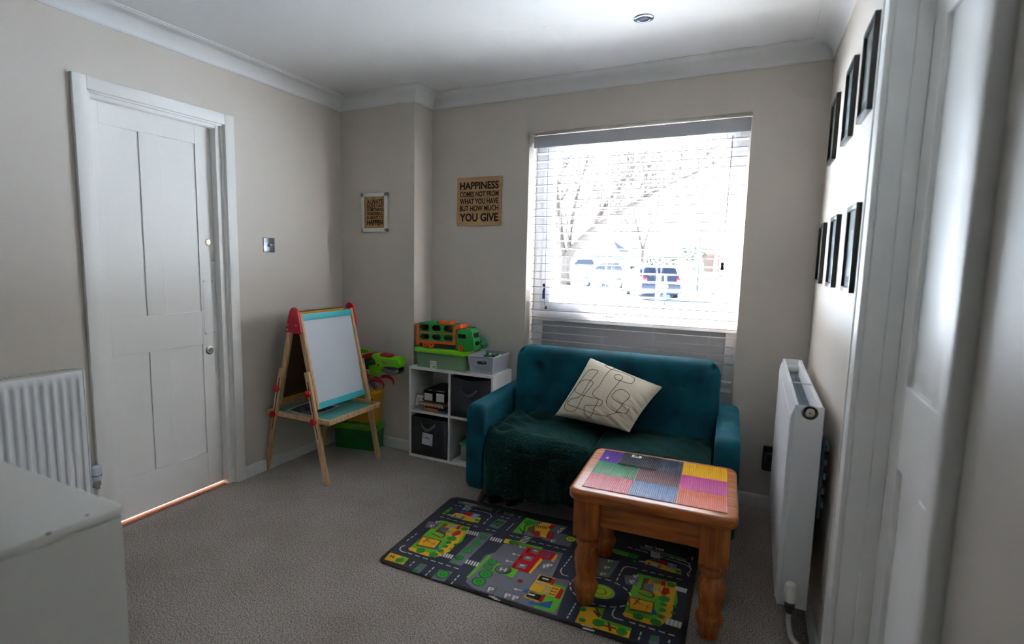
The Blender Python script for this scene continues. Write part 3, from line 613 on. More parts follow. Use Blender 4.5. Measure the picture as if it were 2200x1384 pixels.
# ------------------------------------------------------------------ wall frames, signs, switches
fr = [(-.4217, 2.0548, 'upper row, farthest from the camera'), (-.8841, 2.0548, 'upper row, the middle one'), (-1.2593, 2.0548, 'upper row, the one nearest the doorway'),
      (-.3387, 1.5157, 'lower row, farthest from the camera'), (-.7951, 1.5157, 'lower row, the middle one'), (-1.2468, 1.5157, 'lower row, the one nearest the doorway')]
FD = .0155
cols_ = ((94, 108, 88), (110, 124, 128), (128, 124, 118), (110, 112, 104), (120, 132, 140), (128, 138, 140))
for k, (y, z, lab) in enumerate(fr):
    fw, fh = .1957, .2747
    t = empty('picture_frame', (W, y + fw / 2, z - fh / 2), label='black picture frame on the right wall, ' + lab, cat='picture frame', group='black picture frames on the right wall')
    if k == 0:
        b = B()
        for lo, hi in (((-FD, -fw / 2, -fh / 2), (0, -fw / 2 + .016, fh / 2)), ((-FD, fw / 2 - .016, -fh / 2), (0, fw / 2, fh / 2)), ((-FD, -fw / 2, -fh / 2), (0, fw / 2, -fh / 2 + .016)), ((-FD, -fw / 2, fh / 2 - .016), (0, fw / 2, fh / 2))): box(b, lo, hi, .001)
        F0 = obj('frame', b, mat((20, 20, 23), .3), t)
        b = B(); box(b, (-FD + .005, -fw / 2 + .014, -fh / 2 + .014), (-FD + .0065, fw / 2 - .014, fh / 2 - .014)); F1 = obj('glass_pane', b, glass((.95, .97, .97), .10, .05), t)
    else:
        for f in (F0, F1): c = f.copy(); COL.objects.link(c); c.parent = t
    b = B(); c1 = cols_[k]; box(b, (-.006, -fw / 2 + .014, -fh / 2 + .014), (-.003, fw / 2 - .014, fh / 2 - .014)); box(b, (-.0064, -fw / 2 + .03, -fh / 2 + .03), (-.006, fw / 2 - .03, (.0 if k % 2 else .03)), mi=1)
    box(b, (-.0066, -.03, -fh / 2 + .05), (-.0063, .04, .06), mi=2)
    obj('picture', b, [mat(c1, .6), mat(tuple(int(v * .6) for v in c1), .6), mat(tuple(min(255, int(v * 1.35)) for v in c1), .6)], t)
M_PLY = wood((178, 138, 92), (200, 162, 114), .6, (3, 30, 30), name='sign_board'); M_INK = mat((30, 18, 20), .8)
t = empty('wooden_sign', (.984, 0, 1.703), label='square natural wood plank sign reading HAPPINESS COMES NOT FROM WHAT YOU HAVE', cat='sign')
b = B()
for k in range(7): box(b, (-.164, -.010, -.1575 + k * .045), (.164, -.001, -.1575 + (k + 1) * .045 - .0012), .0012, 1)
box(b, (-.162, -.004, -.156), (.162, 0, .156), mi=0); obj('board', b, M_PLY, t)
b = B()
for s, z, h in (('HAPPINESS', .102, .050), ('COMES NOT FROM', .0475, .034), ('WHAT YOU HAVE', .001, .036), ('BUT HOW MUCH', -.045, .036), ('YOU GIVE', -.104, .054)): text(b, s, XZ(0, -.0102, z), .285, h, weight=.028)
obj('lettering', b, M_INK, t, smooth=False)
t = empty('framed_sign', (.298, -BY, 1.628), label='small white framed wooden sign reading ALWAYS BELIEVE THAT SOMETHING WONDERFUL', cat='sign')
hw, hh = .112, .131; b = B()
for lo, hi in (((-hw, -.018, -hh), (-hw + .026, 0, hh)), ((hw - .026, -.018, -hh), (hw, 0, hh)), ((-hw, -.018, -hh), (hw, 0, -hh + .026)), ((-hw, -.018, hh - .026), (hw, 0, hh))): box(b, lo, hi, .002)
obj('frame', b, mat((226, 224, 216), .45, bump=.1, bscale=40), t)
b = B(); box(b, (-hw + .024, -.008, -hh + .024), (hw - .024, -.002, hh - .024)); obj('board', b, wood((160, 118, 70), (196, 152, 98), .6, (40, 30, 3), name='framed_board'), t)
b = B()
for s, z, h in (('ALWAYS', .072, .032), ('BELIEVE THAT', .044, .020), ('SOMETHING', .0195, .022), ('WONDERFUL', -.008, .022), ('IS ABOUT TO', -.034, .020), ('HAPPEN', -.066, .034)): text(b, s, XZ(.002, -.0082, z), .132, h, weight=.026)
obj('lettering', b, M_INK, t, smooth=False)
t = empty('dimmer_switch', (0, -.868, 1.388), label='square chrome dimmer light switch on the left wall by the door', cat='light switch')
b = B(); box(b, (0, -.043, -.0435), (.006, .043, .0435), .003, 3); obj('plate', b, mat((120, 124, 130), .28, metal=1), t)
b = B(); lathe(b, [(.0125, .006), (.012, .009), (.0095, .010), (.0088, .022), (.0078, .0235), (0, .0235)], 28, 0, Matrix.Rotation(PI / 2, 4, 'Y')); obj('knob', b, M_CHROME, t)
b = B()
for y in (-.030, .030): cyl(b, (.006, y, 0), (.0068, y, 0), .004, n=12)
obj('screw', b, mat((235, 235, 235), .2, metal=1), t)
p = at(1640, 960, y=-.01); sxx = p.x + .043; szz = p.z - .062 - .002
t = empty('wall_socket', (sxx, 0, .283), label='dark metal wall socket low on the back wall behind the right radiator', cat='socket')
b = B(); prism(b, rrect(-.043, -.065, .09, .065, .008), 0, .030, 0, Matrix.Rotation(PI / 2, 4, 'X'), .002); obj('back_box', b, mat((24, 25, 28), .4), t)
b = B(); prism(b, rrect(-.035, -.060, .08, .036, .010), .030, .048, 0, Matrix.Rotation(PI / 2, 4, 'X'), .002); obj('socket_face', b, mat((70, 73, 80), .35, metal=.3), t)
b = B(); prism(b, rrect(-.024, -.008, .03, .028, .006), .048, .0486, 0, Matrix.Rotation(PI / 2, 4, 'X')); cyl(b, (-.022, -.048, -.045), (-.022, -.0492, -.045), .006, n=14); obj('switch', b, M_BLACK, t)
t = empty('downlight', (2.122, -.650, H), label='round chrome recessed downlight in the white ceiling', cat='ceiling light')
b = B(); lathe(b, [(.026, .0), (.026, -.004), (.030, -.006), (.037, -.0052), (.043, -.003), (.044, 0), (.044, .002)], 40); lathe(b, [(.027, -.0035), (.0245, -.006), (.0225, -.0035), (.022, .0)], 36); obj('bezel', b, mat((96, 102, 116), .2, metal=1), t)
b = B(); lathe(b, [(0, -.0028), (.012, -.0025), (.0235, -.0005), (.0245, .001)], 30); obj('lamp', b, mat((176, 188, 192), .12), t)
# ------------------------------------------------------------------ foreground cabinet
t = empty('white_cabinet', (1.048, -2.817, 0), label='low white chest of drawers, its chipped top corner in the near left foreground', cat='cabinet')
CX0, CX1, CY0, CY1, CZ = .648, 1.448, -3.057, -2.577, .78
M_FOIL = mat((204, 203, 196), .5, bump=.02, bscale=80, name='cabinet_foil')
b = B(); box(b, (CX0, CY0, CZ - .018), (CX1, CY1, CZ), .0025)
cm = mat((128, 94, 74), .9)
for px, py in ((187, 1107), (109, 1148)):
    p = at(px, py, z=CZ); ball(b, (min(p.x, CX1 - .001), p.y, CZ - .001), (.004, .0055, .0022), 1, seg=10)
part('top', b, [M_FOIL, cm], t)
b = B()
box(b, (CX1 - .016, CY0 + .002, 0), (CX1 - .003, CY1 - .003, CZ - .024)); box(b, (CX0 + .003, CY0 + .002, 0), (CX0 + .016, CY1 - .003, CZ - .024)); box(b, (CX0 + .003, CY1 - .012, 0), (CX1 - .0165, CY1 - .004, CZ - .0245)); box(b, (CX0 + .016, CY0 + .02, .03), (CX1 - .016, CY1 - .01, .046)); box(b, (CX1 - .013, CY0 + .004, CZ - .024), (CX1 - .006, CY1 - .004, CZ - .018)); part('carcass', b, M_FOIL, t)
for k in range(3):
    b = B(); box(b, (CX0 + .004, CY0 - .016, .055 + k * .238), (CX1 - .004, CY0 + .001, .288 + k * .238), .002); dr = part('drawer', b, M_FOIL, t)
    b = B(); box(b, (-.20, -.255, .222 + k * .238), (.20, -.248, .236 + k * .238), .002); h_ = obj('handle', b, M_STEEL, dr); 
# ------------------------------------------------------------------ easel
E_ = empty('childrens_easel', (.26, -.69, 0), label='wooden double sided childrens easel with whiteboard, red caps and red knobs', cat='easel')
YN, YF = -.935, -.452       # near side frame, far side frame (centre lines of the uprights)
def fx(z): return .498 - .214 * z      # front line (faces the room)
def rx(z): return .006 + .232 * z      # rear line
M_RED = mat((196, 16, 40), .35); M_KNOB = mat((214, 18, 26), .22, coat=.5)
M_AQUA = mat((62, 190, 200), .5); M_YEL = mat((220, 160, 50), .5)
for y, s in ((YN, 1), (YF, -1)):
    for fn, nm in ((fx, 1), (rx, -1)):
        b = B(); bar(b, (fn(.435) + nm * .004, y + s * .020, .435), (fn(.99) - nm * .004, y + s * .020, .99), .018, .036, (0, 1, 0), bev=.002); part('upright', b, M_PINE, E_)
        b = B(); zt2 = .655; bar(b, (fn(0), y, 0), (fn(zt2), y, zt2), .018, .036, (0, 1, 0), bev=.003)
        lg = part('leg', b, M_PINE, E_)
        b = B(); bar(b, (fn(.27) + 0, y - s * .0092, .27), (fn(.60), y - s * .0092, .60), .0014, .006, (0, 1, 0)); sl_ = obj('slot', b, mat((70, 44, 24), .8), lg); 
        bmesh_fix = None
        for v in sl_.data.vertices: v.co -= E_.location
        for z in (.535, .372):
            b = B(); cx = fn(z); lathe(b, [(.008, 0), (.008, .008), (.019, .009), (.0205, .014), (.019, .020), (.012, .0235), (0, .0245)], 28, 0, Matrix.Translation((cx, y - s * .008, z)) @ Matrix.Rotation(PI / 2 * s, 4, 'X')); part('knob', b, M_KNOB, E_)
        b = B()
        for k in range(5): z = .40 + .06 * k; cyl(b, (fn(z) + nm * .0178, y + s * .004, z), (fn(z) + nm * .0195, y + s * .004, z), .0022, n=8)
        part('screw', b, mat((60, 50, 44), .5), E_)
for y, s in ((YN, 1), (YF, -1)):    # red end caps
    b = B(); zc = .905; o = [(rx(.885) - .022 - .26, .882), (fx(.885) + .022 - .26, .882)]
    o = [(-.060, .880), (.056, .876), (.060, .882), (.040, .985), (.034, 1.006), (.022, 1.022), (.004, 1.030), (-.014, 1.024), (-.028, 1.008), (-.036, .985), (-.063, .888)]
    prism(b, [(q[0] + .26 + .006, q[1]) for q in o], 0, .018, 0, Matrix.Translation((0, y + (.009 if s > 0 else .009), 0)) @ Matrix.Rotation(PI / 2, 4, 'X'), .003)
    for dx, z in ((-.036, .925), (.030, .925), (-.040, .897)):
        if s > 0: cyl(b, (.26 + dx, y - .009, z), (.26 + dx, y - .0115, z), .0048, n=16, mi=1)
    if s < 0: cyl(b, (.265, y - .009, 1.0), (.265, y - .0096, 1.0), .005, n=16, mi=2)
    part('end_cap', b, [M_RED, mat((220, 206, 196), .4), mat((70, 8, 14), .6)], E_)
def board(fn, sgn, face, rail, zlo=.452, zhi=.985):
    ya_, yb_ = YN + .030, YF - .030
    b = B(); q = [(fn(zlo) , ya_, zlo), (fn(zlo), yb_, zlo), (fn(zhi), yb_, zhi), (fn(zhi), ya_, zhi)]
    n = Vector((sgn, 0, .214 if sgn > 0 else .232)).normalized() * .003
    A_ = [b.verts.new(Vector(p) + n) for p in q]; Z_ = [b.verts.new(Vector(p) - n) for p in q]
    b.faces.new(A_).material_index = 0; b.faces.new(Z_[::-1]).material_index = 1
    for i in range(4): b.faces.new((A_[i], Z_[i], Z_[(i + 1) % 4], A_[(i + 1) % 4])).material_index = 1
    bmesh.ops.recalc_face_normals(b, faces=b.faces)
    for f in b.faces: f.material_index = 0 if f.calc_area() > .05 and f.normal.x * sgn > 0 else 1
    part('whiteboard' if sgn > 0 else 'chalkboard', b, face, E_, smooth=False)
    for z in (zlo, zhi - .0):
        b = B(); zz = z + (-.003 if z == zlo else -.020); u = Vector((fn(1) - fn(0), 0, 1)).normalized()
        c = Vector((fn(zz), 0, zz)) + n * 1.2
        bar(b, (c.x, YN + .028, c.z), (c.x, YF - .028, c.z), .036 if sgn > 0 else .030, .014, (u.x, 0, u.z), bev=.001); part('rail', b, rail, E_)
board(fx, 1, [mat((206, 214, 222), .25, coat=.3), mat((96, 66, 40), .8)], M_AQUA)
board(rx, -1, [mat((40, 42, 42), .7), mat((104, 72, 44), .8)], M_YEL, .452, .999)
tz = .372    # tray
b = B(); tx0, tx1, ty0, ty1 = .000 + .018, .520, YN + .016, YF - .016
for lo, hi in (((tx0, ty0 - .016, tz - .014), (tx1, ty0, tz + .016)), ((tx0, ty1, tz - .014), (tx1, ty1 + .016, tz + .016)), ((tx1 - .016, ty0, tz - .014), (tx1, ty1, tz + .016)), ((tx0, ty0, tz - .014), (tx0 + .016, ty1, tz + .016))): box(b, lo, hi, .0015)
for k in range(3):   # finger notches seen behind the front rail
    pass
tf = part('tray_frame', b, M_PINE, E_)
b = B(); box(b, (tx0 + .014, ty0, tz - .010), (tx1 - .014, ty1, tz - .004)); 
for k in (.25, .5, .76): yy = ty0 + (ty1 - ty0) * k; box(b, (tx1 - .030, yy - .022, tz - .0039), (tx1 - .015, yy + .022, tz - .0032), mi=1)
part('tray_base', b, [mat((86, 168, 160), .6), mat((92, 60, 30), .8)], E_)
# crumpled drawing on the tray
b = B(); NX, NY = 14, 10; rnd = random.Random(5); P0, P1, P2, P3 = at(625, 892, z=tz), at(676, 900, z=tz), at(736, 873, z=tz), at(668, 862, z=tz)
P0, P1, P2, P3 = [Vector((max(.05, min(.44, p.x)), max(ty0 + .012, min(ty1 - .012, p.y)), 0)) for p in (at(612, 883, z=tz), at(668, 897, z=tz), at(733, 873, z=tz), at(672, 861, z=tz))]
g = [[None] * (NY + 1) for _ in range(NX + 1)]
uvp = []
for i in range(NX + 1):
    for j in range(NY + 1):
        u, v = i / NX, j / NY; p = P0.lerp(P1, u).lerp(P3.lerp(P2, u), v)
        p.z = tz - .0025 + .006 * abs(math.sin(5 * u + 3 * v)) * (.3 + .7 * (abs(2 * u - 1) ** 2)) + .003 * rnd.random(); g[i][j] = b.verts.new(p)
for i in range(NX):
    for j in range(NY):
        f = b.faces.new((g[i][j], g[i + 1][j], g[i + 1][j + 1], g[i][j + 1])); f.material_index = 0 if min(i, j, NX - 1 - i, NY - 1 - j) < 1 else 1
def printed_page():
    m, t, bb = base('printed_picture'); bb.inputs['Roughness'].default_value = .7; tcn = t.nodes.new('ShaderNodeTexCoord')
    n = t.nodes.new('ShaderNodeTexNoise'); n.inputs['Scale'].default_value = 13; n.inputs['Detail'].default_value = 6; n.inputs['Distortion'].default_value = 1.4
    r = t.nodes.new('ShaderNodeValToRGB'); cr = r.color_ramp; cr.elements[0].position = .36; cr.elements[0].color = (*s2l((44, 38, 56)), 1); cr.elements[1].position = .62; cr.elements[1].color = (*s2l((150, 142, 148)), 1)
    for p_, c_ in ((.44, (88, 84, 118)), (.50, (108, 70, 62)), (.55, (122, 112, 120))): e_ = cr.elements.new(p_); e_.color = (*s2l(c_), 1)
    t.links.new(tcn.outputs['Object'], n.inputs['Vector']); t.links.new(n.outputs['Fac'], r.inputs[0]); t.links.new(r.outputs[0], bb.inputs['Base Color']); return m
o = obj('paper_drawing', b, [mat((206, 204, 206), .8), printed_page()]); tag(o, 'crumpled picture page lying on the aqua easel tray', 'paper')
# ------------------------------------------------------------------ toy brick boxes
BR = math.radians(11)
def brick(name, z0, z1, body, lid, label, dx=0, w=.335, d=.132, rot=BR):
    t = empty(name, (.235 + dx, -.328, z0), rot, label=label, cat='storage box'); h = z1 - z0
    b = B(); bb = [(-w / 2 + .008, -d / 2 + .006), (w / 2 - .008, d / 2 - .004)]
    t_ = B(); bmesh.ops.create_cube(t_, size=1)
    for v in t_.verts:
        k = .965 if v.co.z < 0 else 1.0; v.co = Vector((v.co.x * (w - .014) * k, v.co.y * (d - .008) * k, (v.co.z + .5) * (h - .045)))
    bmesh.ops.bevel(t_, geom=t_.edges[:], offset=.006, segments=2, affect='EDGES'); merge(b, t_, 0); obj('body', b, body, t)
    b = B(); box(b, (-w / 2, -d / 2, h - .050), (w / 2, d / 2, h - .012), .005); ld = obj('lid', b, lid, t)
    n = 4
    for i in range(n):
        for j in (-1, 1):
            b = B(); cyl(b, (-w / 2 + w * (i + .5) / n, j * d * .25, h - .013), (-w / 2 + w * (i + .5) / n, j * d * .25, h + .002), .0235, .0225, 24); obj('stud', b, lid, ld)
    return t
brick('toy_brick_box', 0, .192, mat((0, 112, 40), .35), mat((96, 168, 30), .35), 'green toy brick shaped storage box with lime lid on the floor behind the easel')
t = brick('toy_brick_box', .197, .418, mat((212, 154, 24), .35), mat((224, 166, 20), .35), 'yellow toy brick shaped storage box stacked on the green one', dx=-.012, w=.345, rot=math.radians(9))
b = B(); prism(b, [(-.03, 0), (.03, 0), (.024, -.014), (-.024, -.014)], 0, .008, 0, Matrix.Translation((.13, -.071, .166)) @ Matrix.Rotation(PI / 2, 4, 'X'), .002); obj('latch', b, mat((220, 160, 24), .35), t)
# ------------------------------------------------------------------ dinosaur toy on the yellow box
YD = -.345
D_ = empty('dinosaur_launcher_toy', at(795, 830, y=YD), label='lime green tyrannosaur head toy launcher with red claws on the yellow box', cat='toy')
def cp(x, y): return (740 + x / 10.64, 730 + y / 10.64)     # helper for outlines measured on the photo
def dpoly(pts, y0, y1, bev=.003, seg=2):
    b = B(); q = [at(*cp(x, y), y=YD) for x, y in pts]; prism(b, [(p.x, p.z) for p in q], 0, y1 - y0, 0, Matrix.Translation((0, y1, 0)) @ Matrix.Rotation(PI / 2, 4, 'X'), bev, seg); return b
LIME = mat((112, 206, 10), .3); DRED = mat((176, 10, 24), .3); DGREY = mat((104, 104, 112), .4); CLRG = plastic_clear((52, 120, 62), .75)
part('head', dpoly([(700, 320), (760, 300), (850, 310), (860, 375), (1090, 400), (1180, 392), (1270, 400), (1320, 440), (1360, 540), (1350, 610), (1300, 640), (1180, 610), (960, 600), (930, 660), (850, 660), (790, 560), (760, 440), (690, 400)], YD - .040, YD + .035, .010, 3), LIME, D_)
part('brow_ridge', dpoly([(1090, 400), (1180, 385), (1270, 398), (1310, 470), (1240, 500), (1120, 440)], YD - .047, YD + .042, .004), LIME, D_)
part('lower_jaw', dpoly([(930, 640), (960, 620), (1040, 640), (1090, 700), (1240, 720), (1310, 700), (1315, 730), (1260, 780), (1160, 795), (1040, 770), (960, 720)], YD - .034, YD + .030, .004), DGREY, D_)
b = B()
for k, x in enumerate((1100, 1150, 1200, 1240, 1275)):
    p = at(*cp(x, 700), y=YD); q = at(*cp(x, 655), y=YD)
    for s in (-.032, .026): cyl(b, (p.x, YD + s, p.z), (q.x, YD + s, q.z), .0030, .0004, 8)
part('teeth', b, mat((206, 208, 214), .3), D_)
part('mouth', dpoly([(960, 605), (1310, 645), (1300, 700), (1080, 700), (1020, 650)], YD - .030, YD + .028, .001), M_BLACK, D_)
part('eye', dpoly([(920, 440), (1080, 510), (1050, 545), (960, 530)], YD - .0425, YD + .036, .001), mat((140, 146, 150), .4), D_)
part('crest', dpoly([(850, 320), (910, 290), (1000, 310), (1085, 340), (1090, 400), (960, 385), (850, 365)], YD - .022, YD + .022), DRED, D_)
part('crest', dpoly([(445, 370), (480, 325), (640, 290), (700, 300), (700, 350), (660, 420), (450, 400)], YD - .025, YD + .025), DRED, D_)
part('neck_shell', dpoly([(430, 430), (700, 430), (740, 470), (740, 560), (620, 580), (600, 660), (500, 670), (400, 560)], YD - .030, YD + .030), CLRG, D_)
part('neck', dpoly([(600, 560), (800, 560), (860, 650), (930, 720), (820, 770), (710, 840), (640, 740)], YD - .028, YD + .028), LIME, D_)
part('back_fin', dpoly([(330, 215), (450, 200), (560, 230), (600, 260), (560, 300), (330, 300)], YD - .012, YD + .012), LIME, D_)
for x, y, r in ((795, 515, .0062), (860, 560, .0060), (570, 735, .0085)): p = at(*cp(x, y), y=YD); b = B(); cyl(b, (p.x, YD - .046, p.z), (p.x, YD - .02, p.z), r, n=18); part('button', b, DRED, D_)
b = B(); 
for (xa_, ya_), (xb_, yb_), r in (((580, 790), (700, 940), .010), ((600, 940), (740, 1100), .013), ((640, 860), (560, 1080), .009), ((690, 850), (830, 900), .010)):
    p, q = at(*cp(xa_, ya_), y=YD), at(*cp(xb_, yb_), y=YD); cyl(b, (p.x, YD - .01, p.z), (q.x, YD - .01, max(q.z, .424)), r, n=16)
part('arm', b, DGREY, D_)
p = at(*cp(560, 905), y=YD); b = B(); ball(b, (p.x, YD - .02, p.z), .012); part('shoulder', b, DRED, D_)
for dy, off in ((-.03, (0, 0)), (.02, (120, -45))):
    b = B(); pts = [at(*cp(x + off[0], y + off[1]), y=YD) for x, y in ((700, 905), (790, 895), (880, 920), (955, 1000), (950, 1100))]; tube(b, smooth_path([(p.x, YD + dy, p.z) for p in pts], 4), .013, 12, taper=[.9 + .015 * i if i < 8 else .95 - (i - 8) / 8 * .8 for i in range(17)]); part('claw', b, DRED, D_)
# ------------------------------------------------------------------ cube shelf unit and its contents
SX0, SX1, SY0, SY1, SZ = .632, 1.252, -.300, -.018, .612; TH = .015
S_ = empty('cube_shelf', ((SX0 + SX1) / 2, (SY0 + SY1) / 2, 0), label='white two by two cube shelf unit against the back wall', cat='shelf')
M_LAM = mat((226, 225, 222), .42, name='white_laminate'); xm = (SX0 + SX1) / 2
for nm, lo, hi in (('side_panel', (SX0, SY0, 0), (SX0 + TH, SY1, SZ - TH)), ('side_panel', (SX1 - TH, SY0, 0), (SX1, SY1, SZ - TH)), ('top_panel', (SX0, SY0, SZ - TH), (SX1, SY1, SZ)), ('base_panel', (SX0 + TH, SY0, 0), (SX1 - TH, SY1, TH)),
                   ('divider', (xm - TH / 2, SY0, TH), (xm + TH / 2, SY1, SZ - TH)), ('shelf', (SX0 + TH, SY0, .305), (xm - TH / 2, SY1, .305 + TH)), ('shelf', (xm + TH / 2, SY0, .305), (SX1 - TH, SY1, .305 + TH)), ('back_panel', (SX0 + TH, SY1 - .004, TH), (SX1 - TH, SY1, SZ - TH))):
    b = B(); box(b, lo, hi, .0012, 1); part(nm, b, M_LAM, S_)
def bin_(x0, z0, label, sag, note=None):
    w, h, d = .274, .262, .255; t = empty('fabric_bin', (x0 + w / 2, SY0 + .006, z0), label=label, cat='storage bin', group='dark fabric bins in the cube shelf'); b = B()
    F = mat((60, 60, 64), .95, bump=.3, bscale=300)
    n = 10
    for a, c in (((-w / 2, 0), (w / 2, 0)), ((w / 2, 0), (w / 2, d)), ((w / 2, d), (-w / 2, d)), ((-w / 2, d), (-w / 2, 0))):
        va = []; 
        for i in range(n + 1):
            u = i / n; x = a[0] + (c[0] - a[0]) * u; y = a[1] + (c[1] - a[1]) * u; zt_ = h - (sag * math.sin(PI * u) if a[1] == c[1] == 0 else 0)
            va.append((b.verts.new((x, y, .002)), b.verts.new((x, y, zt_)), b.verts.new((x * .97, y + (.004 if y < .01 else -.004 if y > d - .01 else 0), zt_)), b.verts.new((x * .97, y + (.004 if y < .01 else -.004 if y > d - .01 else 0), .01))))
        for p, q in zip(va, va[1:]):
            for k in range(3): b.faces.new((p[k], q[k], q[k + 1], p[k + 1]))
    poly(b, [(-w / 2, 0, .003), (w / 2, 0, .003), (w / 2, d, .003), (-w / 2, d, .003)])
    bmesh.ops.recalc_face_normals(b, faces=b.faces); obj('body', b, F, t)
    b = B(); hz = h * (.76 if note else .62)
    pts = smooth_path([(-.058, -.001, hz + .022), (-.045, -.010, hz + .006), (-.018, -.018, hz - .012), (.012, -.018, hz - .010), (.038, -.010, hz + .010), (.052, -.001, hz + .022)], 5)
    for p, q in zip(pts, pts[1:]):
        poly(b, [(p.x, p.y, p.z - .011), (q.x, q.y, q.z - .011), (q.x, q.y + .002, q.z + .011), (p.x, p.y + .002, p.z + .011)])
    o = obj('handle', b, mat((84, 84, 90), .9), t); md = o.modifiers.new('s', 'SOLIDIFY'); md.thickness = .0025
    if note:
        b = B(); Mx = XZ(-.008, -.0035, .120, 0) @ Matrix.Rotation(-.06, 4, 'Z'); prism(b, rrect(-.040, -.040, .040, .040, .002), 0, .001, 0, Mx)
        nl = obj('note', b, mat((206, 204, 214), .7), t)
        b = B(); S = 18; pts = {'C': [(-.012, .017), (-.022, .014), (-.028, .002), (-.024, -.010), (-.014, -.012)]}
        def st(p, r=.0010): tube(b, smooth_path([Mx @ Vector((x, y, .0015)) for x, y in p], 4), r, 6)
        st([(-.018, .030), (-.030, .030), (-.034, .014), (-.031, .002), (-.022, .000)]); st([(-.016, .001), (-.011, .016), (-.006, .001)]); st([(-.014, .006), (-.007, .006)]); st([(-.002, .001), (-.001, .014), (.006, .013), (.001, .008), (.007, .001)]); st([(.018, .014), (.011, .012), (.015, .007), (.019, .003), (.011, .000)])
        obj('handwriting', b, mat((30, 30, 34), .8), nl)
    return t
bin_(SX0 + TH + .002, TH + .001, 'charcoal fabric bin in the lower left cube with a white note reading Cars', .004, note=True)
bin_(xm + TH / 2 + .002, .305 + TH + .001, 'charcoal fabric bin with sagging rim in the upper right cube', .020)
YS = SY0 + .012
def onpix(px, py): return at(px, py, y=YS)
zf = .305 + TH
t = empty('cardboard_box', (.825, -.20, zf + .072), label='open black cardboard box with white flaps on the stack in the upper left cube', cat='box')
p0, p1 = onpix(910, 838), onpix(956, 868); x0, x1, z1_ = p0.x, p1.x - .004, .465; z0_ = z1_ - .0735
M_BOXK = mat((34, 32, 34), .6, var=.3)
b = B()
for lo, hi in (((x0, YS, z0_), (x0 + .003, SY1 - .03, z1_)), ((x1 - .003, YS, z0_), (x1, SY1 - .03, z1_)), ((x0, YS, z0_), (x1, SY1 - .03, z0_ + .003)), ((x0, YS, z1_ - .003), (x1, SY1 - .03, z1_)), ((x0, SY1 - .033, z0_), (x1, SY1 - .03, z1_))): box(b, lo, hi)
part('body', b, M_BOXK, t)
b = B(); box(b, (x0 + .003, YS + .004, z0_ + .004), (x0 + .066, YS + .007, z1_ - .022), .001); box(b, (x1 - .066, YS + .004, z0_ + .004), (x1 - .004, YS + .007, z1_ - .014), .001); part('flap', b, mat((206, 204, 204), .7), t)
b = B(); box(b, (x0 + .03, YS + .004, z1_), (x0 + .055, YS + .020, z1_ + .0006)); box(b, (x0 + .10, YS + .003, z1_), (x1 - .006, YS + .022, z1_ + .0006)); part('printed_band', b, mat((170, 168, 166), .7), t)
def flat(name, x0, x1, y0, y1, z0, z1, m, label, cat, rz=0, extra=None, bev=.001):
    t = empty(name, ((x0 + x1) / 2, (y0 + y1) / 2, z0), rz, label=label, cat=cat)
    b = B(); box(b, (-(x1 - x0) / 2, -(y1 - y0) / 2, 0), ((x1 - x0) / 2, (y1 - y0) / 2, z1 - z0), bev); obj('body', b, m, t)
    return t
flat('activity_book', .70, .90, -.27, -.06, zf + .0005, zf + .006, mat((150, 148, 146), .7), 'thin grey white book lying flat at the bottom of the upper left cube', 'book', .04)
flat('blue_book', .858, .920, -.292, -.14, zf + .0065, zf + .016, mat((62, 122, 158), .5), 'thin blue book at the right end under the stack in the cube', 'book', -.05)
flat('orange_box', .742, .852, -.293, -.13, zf + .0065, zf + .028, mat((176, 102, 40), .5), 'orange card box under the grey tray in the upper left cube', 'box', .03)
t = flat('dark_puzzle_box', .690, .912, -.275, -.07, zf + .0285, zf + .038, mat((86, 50, 36), .6), 'brown puzzle box in the middle of the stack in the upper left cube', 'box', -.02)
t = flat('cardboard_tray', .700, .900, -.292, -.10, zf + .0385, zf + .056, mat((176, 142, 100), .7), 'tan cardboard tray with a grey toothed edge under the black box', 'tray', -.03)
b = B(); box(b, (-.100, -.0985, .001), (.100, -.0955, .015)); 
for k in range(7): cyl(b, (-.08 + k * .027, -.0985, .005), (-.08 + k * .027, -.0995, .005), .0055, n=12, mi=1)
obj('toothed_edge', b, [mat((160, 158, 156), .6), mat((100, 98, 98), .7)], t)
flat('card_stack', .72, .905, -.26, -.07, zf + .0565, zf + .071, mat((130, 104, 78), .7), 'loose brown card directly beneath the black box', 'card', .03)
t = empty('white_card_box', (.702, -.245, zf + .012), .10, label='small white box with a red label leaning at the left of the upper left cube', cat='box')
b = B(); Mx = Matrix.Rotation(-.42, 4, 'X') ; box(b, (-.045, -.022, 0), (.045, .022, .070), .001, M=Mx @ Matrix.Translation((0, 0, .004))); obj('body', b, mat((214, 208, 204), .6), t)
b = B(); box(b, (.000, -.0226, .045), (.038, -.0220, .058), M=Mx); obj('red_label', b, mat((186, 18, 28), .5), t)
b = B(); tube(b, [Mx @ Vector((-.018 + .010 * math.cos(a), -.0226, .043 + .012 * math.sin(a))) for a in [x * .5 + .8 for x in range(10)]], .0014, 6); obj('printed_mark', b, mat((110, 50, 34), .5), t)
t = empty('plastic_tub', (1.062, -.16, TH + .001), label='clear plastic tub with a teal green lid in the lower right cube', cat='tub')
b = B(); box(b, (-.060, -.09, 0), (.075, .09, .105), .008); obj('body', b, plastic_clear((196, 206, 200), .55), t); b = B(); box(b, (-.068, -.097, .106), (.082, .097, .124), .005); obj('lid', b, mat((30, 138, 104), .4), t)
b = B(); box(b, (-.030, -.06, .1245), (.06, .05, .145), .004); o = obj('black_case', b, M_BLACK); o.location = (1.062, -.16, TH); tag(o, 'small black case lying on the teal tub lid in the lower right cube', 'case')
